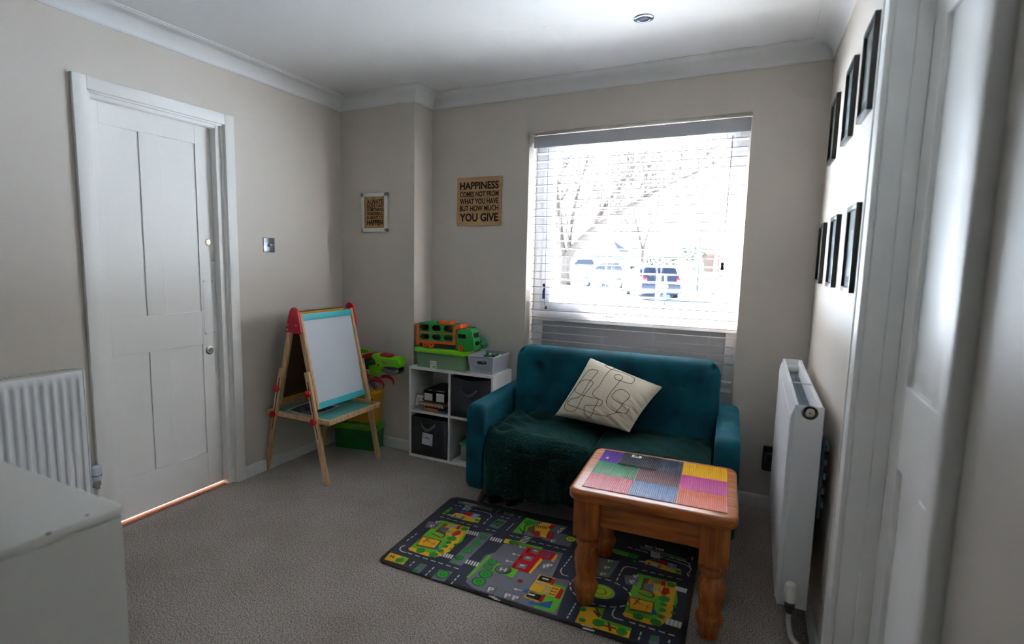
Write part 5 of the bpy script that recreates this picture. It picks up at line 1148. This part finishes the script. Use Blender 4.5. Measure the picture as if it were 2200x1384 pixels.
def stroke(f, pts, w, c, l=2, closed=False):
    q = [Vector(f(*p)) for p in pts]; n = len(q)
    for i in range(n if closed else n - 1):
        a, d = q[i], q[(i + 1) % n]; v = (d - a)
        if v.length < 1e-6: continue
        v.normalize(); s = Vector((-v.y, v.x)) * w / 2; a2 = a - v * w * .3; d2 = d + v * w * .3
        fc = b.faces.new([b.verts.new((*k, RUGZ + .00012 * l)) for k in (a2 - s, d2 - s, d2 + s, a2 + s)]); fc.normal_update()
        if fc.normal.z < 0: fc.normal_flip()
        fc.material_index = c
def dash(f, p, q, n=4, c=WHT, w=.0048, duty=.55):
    a, d = Vector(p), Vector(q)
    for k in range(n): s, e2 = a.lerp(d, (k + .5 - duty / 2) / n), a.lerp(d, (k + .5 + duty / 2) / n); stroke(f, [tuple(s), tuple(e2)], w, c)
def zebra(f, p, q, d, n=5, w=.008):
    """n stripes between p and q, each stripe running along vector d (photo units)"""
    for k in range(n): x, y = p[0] + (q[0] - p[0]) * k / (n - 1), p[1] + (q[1] - p[1]) * k / (n - 1); stroke(f, [(x - d[0] / 2, y - d[1] / 2), (x + d[0] / 2, y + d[1] / 2)], w, WHT)
def tre(f, x, y, r, c=TREE, l=4):
    cx, cy = f(x, y); cxx, _ = f(x + r, y); R = abs(cxx - cx) * 1.05 + .002
    for rr, col_, ll in ((R * 1.14, DGN, l), (R, c, l + 1), (R * .45, DGN, l + 2), (R * .36, c, l + 3)):
        fc = b.faces.new([b.verts.new((cx + rr * (1 + .05 * math.sin(9 * a)) * math.cos(a), cy + rr * (1 + .05 * math.sin(9 * a)) * math.sin(a), RUGZ + .00012 * ll)) for a in [2 * PI * k / 36 for k in range(36)]]); fc.material_index = col_
def rtext(f, s, x, y, w, h, c=WHT, ang=0, l=3):
    cx, cy = f(x, y); t_ = B(); text(t_, s, Matrix.Translation((cx, cy, RUGZ + .00012 * l)) @ Matrix.Rotation(ang, 4, 'Z'), w, h, c, .00006, weight=.02); me = bpy.data.meshes.new('t'); t_.to_mesh(me); t_.free(); b.from_mesh(me); bpy.data.meshes.remove(me)
def building_block(f, T):
    """school block seen twice on the rug; T maps crop-5 units"""
    g_ = lambda x, y: f(*T(x, y))
    P_(g_, [(610, 280), (870, 345), (800, 470), (560, 615), (320, 540), (470, 400)], LGRN, 1)
    P_(g_, [(500, 290), (610, 300), (555, 360), (470, 345)], GREY, 2)
    stroke(g_, [(520, 325), (580, 330)], .004, INK, 3); rtext(g_, 'P', *(536, 333), .022, .024, WHT, .6); rtext(g_, 'P', *(585, 300), .022, .024, WHT, .6)
    P_(g_, [(870, 345), (830, 400), (690, 560), (560, 615), (500, 600), (640, 520), (760, 400), (790, 340)], YEL, 2)
    P_(g_, [(320, 530), (350, 520), (500, 570), (560, 615), (480, 600), (325, 548)], YEL, 2)
    P_(g_, [(640, 310), (780, 330), (740, 400), (700, 430), (560, 385)], YEL, 3); P_(g_, [(640, 310), (680, 316), (600, 380), (558, 385)], BRN, 4)
    P_(g_, [(620, 345), (690, 350), (650, 405), (580, 390)], GREY, 5)
    for k in range(3): stroke(g_, [(700 + k * 22, 325 + k * 3), (690 + k * 22, 345 + k * 3)], .007, LBL, 5); stroke(g_, [(660 + k * 26, 375 + k * 3), (652 + k * 26, 392 + k * 3)], .007, LBL, 6)
    for k in range(4): stroke(g_, [(585, 388 - k * 12), (650, 402 - k * 14)], .0012, INK, 7)
    P_(g_, [(750, 375), (790, 378), (780, 410), (720, 425), (705, 410)], RED, 5); P_(g_, [(760, 330), (795, 335), (770, 365), (740, 360)], RED, 5)
    stroke(g_, [(530, 400), (600, 435), (635, 430), (645, 410), (600, 390), (560, 380)], .007, RED, 5)
    P_(g_, [(440, 420), (620, 465), (560, 545), (390, 510)], BRN, 4); P_(g_, [(450, 430), (605, 468), (550, 530), (402, 498)], YEL, 5)
    stroke(g_, [(450, 475), (520, 440)], .005, RED, 6); stroke(g_, [(480, 445), (500, 470)], .004, INK, 6); stroke(g_, [(500, 470), (560, 500)], .002, INK, 6); stroke(g_, [(520, 510), (560, 480)], .002, INK, 6)
    P_(g_, [(585, 500), (592, 545), (535, 540)], BLU, 5)
    for x, y, r in ((820, 360, 26), (710, 445, 34), (430, 552, 34), (545, 590, 34), (680, 480, 20), (650, 515, 20), (610, 555, 22)): tre(g_, x, y, r)
building_block(rp5, lambda x, y: (x, y))
# second block: fitted from three matching corners of the pattern
def aff(src, dst):
    (x1, y1), (x2, y2), (x3, y3) = src; M3 = Matrix(((x1, y1, 1), (x2, y2, 1), (x3, y3, 1))).inverted()
    ax = M3 @ Vector([d[0] for d in dst]); ay = M3 @ Vector([d[1] for d in dst]); return lambda x, y: (ax[0] * x + ax[1] * y + ax[2], ay[0] * x + ay[1] * y + ay[2])
building_block(rp8, aff(((610, 280), (870, 345), (320, 540)), ((580, 400), (1115, 530), (380, 985))))
# top strip: garage block, twice
def garage(f, T):
    g_ = lambda x, y: f(*T(x, y))
    P_(g_, [(720, 230), (745, 215), (800, 225), (880, 250), (970, 262), (940, 305), (870, 295), (700, 252)], YEL, 2)
    P_(g_, [(735, 235), (830, 250), (800, 272), (715, 255)], GREY, 3); P_(g_, [(750, 240), (805, 250), (785, 262), (735, 252)], WHT, 4)
    P_(g_, [(845, 205), (910, 215), (880, 250), (810, 232)], RED, 4); P_(g_, [(905, 220), (965, 232), (930, 268), (865, 258)], LBL, 5); stroke(g_, [(930, 228), (895, 262)], .002, WHT, 6)
    P_(g_, [(790, 195), (845, 200), (820, 220), (770, 212)], BLU, 4); P_(g_, [(905, 275), (965, 270), (938, 303), (885, 296)], OLV, 3); tre(g_, 932, 282, 15)
    rtext(g_, '<', *(690, 236), .03, .02, WHT, .2)
    zebra(g_, (860, 152), (828, 190), (58, 10), 5, .0062)
    stroke(g_, [(905, 190), (1010, 212), (1050, 228), (1062, 245), (1050, 262)], .0042, WHT); dash(g_, (1040, 262), (985, 320), 2)
    dash(g_, (730, 145), (800, 160), 2); dash(g_, (850, 178), (950, 200), 2)
    P_(g_, [(770, 108), (930, 140), (1080, 178), (1060, 200), (940, 170), (760, 130)], GREY, 1)
    for x, y in ((970, 165), (1010, 175), (1045, 184)): P_(g_, [(x - 18, y - 8), (x + 16, y - 2), (x + 18, y + 9), (x - 16, y + 3)], TREE, 3)
garage(rp5, lambda x, y: (x, y)); garage(rp8, aff(((720, 230), (970, 262), (860, 152)), ((690, 235), (1180, 345), (830, 115))))
rtext(rp5, 'SCHOOL', 872, 136, .085, .016, WHT, .0, 3); rtext(rp8, 'BUS', 810, 50, .085, .018, WHT, PI, 3)
P_(rp5, [(700, 165), (715, 180), (640, 235), (620, 220)], LGRN, 2); tre(rp5, 690, 185, 14); tre(rp5, 652, 212, 14)
dash(rp5, (590, 245), (950, 345), 6); dash(rp5, (405, 395), (300, 470), 3); stroke(rp5, [(290, 505), (255, 520), (243, 540), (260, 560), (300, 570)], .005, WHT)
dash(rp5, (300, 568), (780, 720), 7)
P_(rp5, [(160, 570), (325, 620), (275, 680), (105, 630)], YEL, 2); P_(rp5, [(270, 605), (322, 620), (290, 660), (215, 640)], LGRN, 3); tre(rp5, 240, 638, 30); stroke(rp5, [(150, 610), (200, 600)], .006, BRN, 4); stroke(rp5, [(165, 595), (190, 618)], .006, BRN, 4)
zebra(rp5, (850, 388), (935, 405), (-18, 26), 5); zebra(rp5, (1060, 445), (1145, 466), (-18, 26), 5); zebra(rp5, (620, 585), (705, 608), (-20, 28), 5); zebra(rp5, (840, 650), (935, 676), (-20, 30), 5)
P_(rp5, [(965, 385), (1080, 405), (790, 690), (680, 655)], GREY, 1)
for x, y, r in ((1022, 400, 14), (990, 435, 26), (925, 490, 30), (850, 552, 32), (772, 617, 34)): tre(rp5, x, y, r)
for x, y in ((945, 460), (880, 520), (805, 588), (740, 655)): P_(rp5, [(x - 22, y - 12), (x + 14, y - 8), (x + 22, y + 12), (x - 14, y + 10)], TREE, 3)
tre(rp5, 742, 500, 14); tre(rp5, 705, 538, 14)
P_(rp5, [(430, 665), (490, 680), (415, 755), (350, 735)], GREY, 1); tre(rp5, 440, 690, 18); tre(rp5, 385, 732, 18); dash(rp5, (380, 645), (325, 695), 2); dash(rp5, (555, 695), (465, 780), 3); dash(rp5, (780, 765), (695, 855), 3)
P_(rp5, [(600, 718), (715, 742), (640, 830), (520, 800)], GREY, 1); tre(rp5, 625, 762, 52); 
P_(rp5, [(1120, 268), (1205, 288), (1115, 360), (1035, 335)], GREY, 1); P_(rp5, [(1110, 285), (1175, 298), (1120, 335), (1065, 322)], DGN, 2)
for x, y in ((1150, 292), (1120, 312), (1085, 322)): tre(rp5, x, y, 16)
P_(rp5, [(1175, 205), (1265, 228), (1250, 250), (1165, 230)], GREY, 1); tre(rp5, 1215, 227, 14)
dash(rp5, (1140, 185), (1100, 215), 2); dash(rp5, (1325, 240), (1295, 265), 1); dash(rp5, (1135, 245), (1230, 270), 2); dash(rp5, (1005, 360), (1105, 382), 2); dash(rp5, (1260, 310), (1190, 375), 4)
dash(rp5, (1215, 415), (1320, 440), 2); dash(rp5, (1400, 465), (1740, 550), 5); zebra(rp5, (1385, 432), (1335, 478), (62, 12), 5, .0062)
# station (top middle)
P_(rp5, [(1370, 258), (1490, 290), (1740, 340), (1640, 420), (1480, 440), (1245, 390)], GREY, 1); P_(rp5, [(1370, 258), (1490, 292), (1330, 400), (1245, 390)], LGRN, 2); tre(rp5, 1395, 305, 34)
P_(rp5, [(1520, 300), (1620, 320), (1560, 395), (1390, 360)], YEL, 3); P_(rp5, [(1390, 345), (1450, 330), (1440, 410), (1380, 370)], BRN, 4)
for k in range(6): stroke(rp5, [(1470 + k * 16, 325 + k * 3), (1462 + k * 16, 345 + k * 3)], .004, INK, 5)
P_(rp5, [(1600, 320), (1635, 330), (1600, 365), (1560, 352)], RED, 4); P_(rp5, [(1430, 390), (1480, 380), (1500, 420), (1450, 435)], RED, 4); P_(rp5, [(1500, 385), (1560, 395), (1545, 440), (1490, 425)], YEL, 4); P_(rp5, [(1560, 400), (1610, 395), (1600, 450), (1545, 445)], RED, 4)
stroke(rp5, [(1310, 350), (1345, 400), (1360, 330), (1480, 300)], .005, INK, 4)
for x, y in ((1695, 362), (1668, 388), (1610, 468)): rtext(rp5, 'P', x, y, .022, .026, WHT, .4)
P_(rp5, [(1560, 410), (1700, 400), (1800, 440), (1760, 520), (1640, 495), (1500, 450)], GREY, 1); tre(rp5, 1765, 450, 44, OLV); stroke(rp5, [(1715, 400), (1640, 485)], .0016, INK, 3)
# fire station (centre)
P_(rp5, [(1180, 480), (1330, 500), (1700, 575), (1600, 790), (1760, 820), (1700, 960), (1640, 1130), (900, 890), (830, 830), (850, 780), (1010, 590), (1090, 570)], GREY, 1)
P_(rp5, [(1185, 445), (1310, 470), (1300, 505), (1165, 480)], YEL, 2); P_(rp5, [(1300, 478), (1520, 525), (1505, 545), (1270, 500)], LGRN, 2); tre(rp5, 1250, 478, 30)
P_(rp5, [(1035, 590), (1060, 600), (860, 800), (835, 790)], LGRN, 2); P_(rp5, [(1110, 665), (1300, 725), (1250, 795), (1060, 735)], LGRN, 2)
cx_, cy_ = rp5(1165, 722)
for rr, c_, l_ in ((.034, DGN, 3), (.031, GREY, 4)): fc = b.faces.new([b.verts.new((cx_ + rr * 1.05 * math.cos(a), cy_ + rr * math.sin(a), RUGZ + .00012 * l_)) for a in [2 * PI * k / 28 for k in range(28)]]); fc.material_index = c_
rtext(rp5, 'H', 1165, 722, .028, .026, WHT, .1, 5)
for x, y, r in ((1070, 655, 34), (1030, 695, 36), (1008, 762, 54), (948, 828, 56)): tre(rp5, x, y, r)
P_(rp5, [(1380, 515), (1640, 580), (1600, 640), (1500, 630), (1400, 760), (1230, 700)], RED, 3); P_(rp5, [(1500, 615), (1515, 640), (1405, 760), (1390, 750)], YEL, 4); P_(rp5, [(1640, 580), (1650, 600), (1610, 660), (1590, 640)], YEL, 4)
for x, y in ((1455, 560), (1390, 622), (1335, 690)): P_(rp5, [(x - 32, y - 28), (x + 46, y - 12), (x + 20, y + 28), (x - 48, y + 8)], GREY, 5); stroke(rp5, [(x - 16, y - 8), (x + 14, y - 2)], .007, WHT, 6); stroke(rp5, [(x - 60, y - 20), (x - 80, y + 10)], .006, INK, 5)
for i in range(3):
    for j in range(3): stroke(rp5, [(1520 + i * 26 - j * 6, 570 + i * 6 + j * 16), (1532 + i * 26 - j * 6, 573 + i * 6 + j * 16)], .008, BLU, 5)
for x, y in ((1345, 525), (1285, 588), (1225, 648), (1300, 900)): stroke(rp5, [(x - 30, y - 6), (x + 30, y + 8)], .004, WHT, 3); P_(rp5, [(x - 42, y - 8), (x - 18, y - 16), (x - 22, y + 8)], WHT, 3)
for p_ in ([(1520, 650), (1620, 672), (1570, 740), (1470, 715)], [(1040, 862), (1110, 882), (1070, 945), (1000, 925)], [(1185, 915), (1330, 950), (1290, 1015), (1150, 975)]): stroke(rp5, p_, .0014, INK, 2, closed=True)
for x, y in ((1545, 695), (1580, 686), (1055, 900), (1205, 955), (1275, 975)): rtext(rp5, 'P', x, y, .024, .028, WHT, .25)
tre(rp5, 1315, 824, 18, RED); zebra(rp5, (1065, 962), (1110, 990), (50, 12), 3, .006)
# hospital block (lower middle)
P_(rp5, [(1480, 830), (1640, 850), (1720, 880), (1700, 960), (1620, 1105), (1440, 1060), (1440, 1040)], LGRN, 2)
P_(rp5, [(1490, 765), (1630, 800), (1590, 862), (1450, 825)], YEL, 3); P_(rp5, [(1500, 772), (1610, 800), (1580, 845), (1465, 815)], INK, 4); stroke(rp5, [(1520, 800), (1565, 812)], .009, WHT, 5)
P_(rp5, [(1450, 825), (1560, 850), (1500, 930), (1390, 900)], YEL, 3); P_(rp5, [(1395, 915), (1540, 955), (1490, 1015), (1345, 965)], YEL, 4); P_(rp5, [(1400, 920), (1525, 955), (1480, 1000), (1360, 960)], INK, 5); stroke(rp5, [(1395, 940), (1440, 952)], .009, WHT, 6)
P_(rp5, [(1560, 850), (1680, 885), (1640, 975), (1510, 930)], YEL, 3)
for i in range(4):
    for j in range(3): stroke(rp5, [(1545 + i * 30 - j * 14, 872 + i * 8 + j * 24), (1560 + i * 30 - j * 14, 876 + i * 8 + j * 24)], .008, LBL if i < 2 else BRN, 5)
for i in range(4): stroke(rp5, [(1460 + i * 24, 838 + i * 6), (1470 + i * 24, 841 + i * 6)], .009, LBL, 5)
P_(rp5, [(1605, 800), (1635, 808), (1610, 860), (1580, 855)], RED, 5); P_(rp5, [(1680, 885), (1705, 910), (1670, 985), (1620, 975)], RED, 5); P_(rp5, [(1520, 940), (1545, 950), (1510, 1015), (1475, 1010)], RED, 6)
P_(rp5, [(1380, 1000), (1480, 1020), (1610, 1000), (1580, 1070), (1400, 1025)], BLU, 5); P_(rp5, [(1330, 910), (1400, 890), (1380, 940)], BLU, 5)
# right hand roads, roundabout and gardens
dash(rp5, (1780, 595), (1700, 700), 4); stroke(rp5, [(1690, 705), (1675, 735), (1690, 765), (1740, 780)], .0045, WHT); dash(rp5, (1815, 1015), (1730, 1160), 5)
P_(rp8, [(30, 180), (340, 230), (180, 465), (10, 430)], GREY, 1)
for x, y in ((205, 235), (160, 325), (105, 415)): rtext(rp8, 'P', x, y, .024, .022, WHT, .2); 
for x, y in ((200, 278), (150, 370)): P_(rp8, [(x - 50, y - 20), (x + 50, y - 4), (x + 50, y + 18), (x - 50, y + 4)], TREE, 3)
P_(rp8, [(210, 60), (270, 60), (600, 160), (590, 195), (430, 170), (205, 110)], LGRN, 2); tre(rp8, 525, 165, 60); tre(rp8, 540, 235, 22)
dash(rp8, (420, 30), (740, 120), 3); dash(rp8, (880, 155), (1110, 200), 2)
stroke(rp8, [(570, 335), (440, 308), (400, 315), (370, 345), (350, 385)], .0045, WHT); dash(rp8, (345, 390), (285, 510), 2); dash(rp8, (620, 350), (1210, 495), 5)
cx_, cy_ = rp8(60, 650)
for rr, c_, l_ in ((.062, BLU, 2), (.057, OLV, 3), (.052, LGRN, 4), (.046, OLV, 5), (.026, DGN, 6), (.022, OLV, 7)): fc = b.faces.new([b.verts.new((cx_ + rr * math.cos(a), cy_ + rr * .82 * math.sin(a), RUGZ + .00012 * l_)) for a in [2 * PI * k / 32 for k in range(32)]]); fc.material_index = c_
for k in range(18):
    a0, a1 = 2 * PI * k / 18, 2 * PI * (k + .55) / 18; q = [(cx_ + .122 * math.cos(a), cy_ + .092 * math.sin(a)) for a in (a0, (a0 + a1) / 2, a1)]; stroke(lambda x, y: (x, y), q, .0055, WHT)
stroke(rp8, [(265, 895), (235, 940), (230, 985), (260, 1020), (375, 1055)], .0048, WHT); dash(rp8, (440, 1070), (1120, 1280), 5, w=.0055)
zebra(rp8, (1130, 612), (1245, 645), (-14, 46), 4, .011); zebra(rp8, (1000, 1070), (1165, 1120), (-20, 68), 4, .012)
tre(rp8, 1100, 868, 24); tre(rp8, 1075, 955, 24)
dash(rp8, (635, 1205), (590, 1340), 2); dash(rp8, (1030, 1320), (1010, 1380), 1); P_(rp8, [(770, 1260), (885, 1280), (870, 1400), (730, 1370)], GREY, 1); tre(rp8, 808, 1320, 38)
P_(rp8, [(-190, 860), (125, 890), (70, 1030), (500, 1165), (455, 1305), (-290, 1080)], YEL, 2); P_(rp8, [(-60, 870), (125, 890), (72, 1032), (10, 1010), (60, 920)], LGRN, 3); P_(rp8, [(70, 1030), (500, 1165), (485, 1210), (110, 1090)], LGRN, 3)
for x, y, r in ((35, 1090, 66), (360, 1215, 62), (-180, 900, 40), (-190, 1050, 36)): tre(rp8, x, y, r)
for q in (((120, 1130), (270, 1170)), ((180, 1090), (200, 1200)), ((10, 900), (60, 990)), ((-20, 930), (40, 1000))): stroke(rp8, q, .010, BRN, 5)
zebra(rp5, (1910, 1222), (1925, 1255), (90, 24), 2, .009); dash(rp8, (1280, 380), (1270, 450), 1); stroke(rp8, [(1130, 210), (1240, 235), (1300, 270), (1310, 320)], .0045, WHT)
dash(rp8, (1345, 180), (1335, 215), 1, w=.005, duty=1)
o = obj('play_rug', b, RC, smooth=False); tag(o, 'dark childrens play rug printed with a town road map, on the carpet', 'rug')
# ------------------------------------------------------------------ pine table with turned legs
TR_ = math.radians(2.6); TZ = .480
TB = empty('pine_side_table', (2.347, -1.085, 0), TR_, label='small orange pine table with turned legs standing on the play rug', cat='table')
TM = Matrix.Translation((2.347, -1.085, 0)) @ Matrix.Rotation(TR_, 4, 'Z')
tw, td = .292, .256
b = B(); pebble(b, -tw, -td, tw, td, .045, TZ - .044, TZ, .016); obj('tabletop', b, M_TABLE, TB, sharp=.5)
LXo, LYo = .222, .188
legprof = [(0, 0), (.032, 0), (.034, .006), (.036, .022), (.041, .040), (.0475, .056), (.049, .066), (.0475, .074), (.040, .084), (.037, .092), (.040, .112), (.0455, .140), (.048, .168), (.0465, .190), (.040, .206), (.034, .214), (.033, .220), (.040, .224), (.0445, .231), (.0455, .238), (.043, .245), (.036, .250), (.0355, .254), (.042, .258), (.046, .266), (.047, .276)]
for sx in (-1, 1):
    for sy in (-1, 1):
        b = B(); box(b, (-.0475, -.0475, .279), (.0475, .0475, TZ - .040), .004); lathe(b, [(r * .98, z * 1.045) for r, z in legprof], 36)
        lg = obj('leg', b, M_TLEG, TB); lg.location = (sx * LXo, sy * LYo, RUGZ + .0015 if True else 0)
for sy in (-1, 1): b = B(); box(b, (-LXo + .0475, sy * (LYo + .012) - .011, .335), (LXo - .0475, sy * (LYo + .012) + .011, TZ - .041), .001); obj('apron', b, M_TABLE, TB)
for sx in (-1, 1): b = B(); box(b, (sx * (LXo + .012) - .011, -LYo + .0475, .335), (sx * (LXo + .012) + .011, LYo - .0475, TZ - .041), .001); obj('apron', b, M_TABLE, TB)
# corrugated strips of craft card, one sheet per colour
mx0, mx1, my0, my1 = -.246, .256, -.214, .220
def sheet(u0, u1, v0, v1, rgb, word, z=0, rot=0, pitch=.0070):
    """u across, v from the front edge (0) to the back (1)"""
    X0, X1, Y0, Y1 = mx0 + (mx1 - mx0) * u0, mx0 + (mx1 - mx0) * u1, my0 + (my1 - my0) * v0, my0 + (my1 - my0) * v1
    cx, cy = (X0 + X1) / 2, (Y0 + Y1) / 2; n = max(3, round((X1 - X0) / pitch)); w = (X1 - X0); b = B(); h = .0028; pts = []
    for k in range(n):
        for s in range(6): a = s / 6; pts.append((-w / 2 + w * (k + a) / n, h * abs(math.sin(PI * a)) ** .7))
    pts.append((w / 2, 0)); hl = (Y1 - Y0) / 2 - .0006
    o_ = [(x, .0006 + zz) for x, zz in pts] + [(w / 2, 0), (-w / 2, 0)]
    t_ = B(); f = t_.faces.new([t_.verts.new((x, -hl, zz)) for x, zz in o_]); r = bmesh.ops.extrude_face_region(t_, geom=[f])
    for v in r['geom']:
        if isinstance(v, bmesh.types.BMVert): v.co.y = hl
    bmesh.ops.recalc_face_normals(t_, faces=t_.faces); merge(b, t_, 0)
    o = obj('ribbed_mat', b, mat(rgb, .22, coat=.5), sharp=.9); o.matrix_world = TM @ Matrix.Translation((cx, cy, TZ + .0003 + z)) @ Matrix.Rotation(rot, 4, 'Z')
    tag(o, word, 'ribbed mat', 'coloured ribbed mats on the tabletop'); return o
t3 = 1 / 3
sheet(0, .335, 0, t3, (206, 62, 92), 'red ribbed mat at the front left corner of the pine tabletop'); sheet(.337, .664, 0, t3, (66, 120, 178), 'blue ribbed mat in the front row between red and orange'); sheet(.666, 1, 0, t3, (232, 92, 32), 'orange ribbed mat at the front right corner of the pine tabletop')
sheet(0, .335, t3, 2 * t3, (24, 132, 90), 'green ribbed mat at the left of the middle row'); sheet(.337, .664, t3, 2 * t3, (108, 68, 78), 'maroon brown ribbed mat in the centre of the tabletop'); sheet(.666, 1, t3, 2 * t3, (214, 84, 160), 'pink ribbed mat at the right of the middle row')
sheet(0, .22, 2 * t3, 1, (88, 40, 158), 'purple ribbed mat at the back left corner, partly under the black one'); sheet(.44, .664, 2 * t3, 1, (74, 90, 108), 'slate grey ribbed mat in the back row left of the yellow one'); sheet(.666, 1, 2 * t3, 1, (244, 186, 16), 'yellow ribbed mat at the back right corner of the pine tabletop')
sheet(.165, .475, .655, .985, (42, 46, 60), 'loose black ribbed mat overlapping its neighbours in the back row', z=.0034, rot=-.035)
b = B(); prism(b, rrect(-.020, -.012, .020, .012, .002), 0, .0012, 0); stroke_ = [(-.010, .004), (-.002, -.004), (.004, .003), (.011, -.003)]
tube(b, smooth_path([(x, y, .0016) for x, y in stroke_], 4), .0012, 5, 1); tube(b, [(-.012, -.007, .0014), (.012, -.007, .0014)], .0016, 5, 1); tube(b, [(-.010, .008, .0014), (.010, .008, .0014)], .0016, 5, 1)
o = obj('paper_label', b, [mat((226, 226, 228), .6), M_BLACK], smooth=False); p = at(1368, 981, z=TZ + .008); o.matrix_world = Matrix.Translation((p.x, p.y, TZ + .0068)) @ Matrix.Rotation(TR_ - .05, 4, 'Z'); tag(o, 'small white paper label with black print lying on the black ribbed mat', 'label')
b = B(); box(b, (-.008, -.004, 0), (.008, .004, .0012), .0004); o = obj('paper_tag', b, mat((190, 184, 196), .6)); p = at(1305, 984, z=TZ + .004); o.matrix_world = Matrix.Translation((p.x, p.y, TZ + .0034)) @ Matrix.Rotation(1.3, 4, 'Z'); tag(o, 'tiny grey tag lying on the purple ribbed mat', 'tag')
bpy.context.view_layer.update()
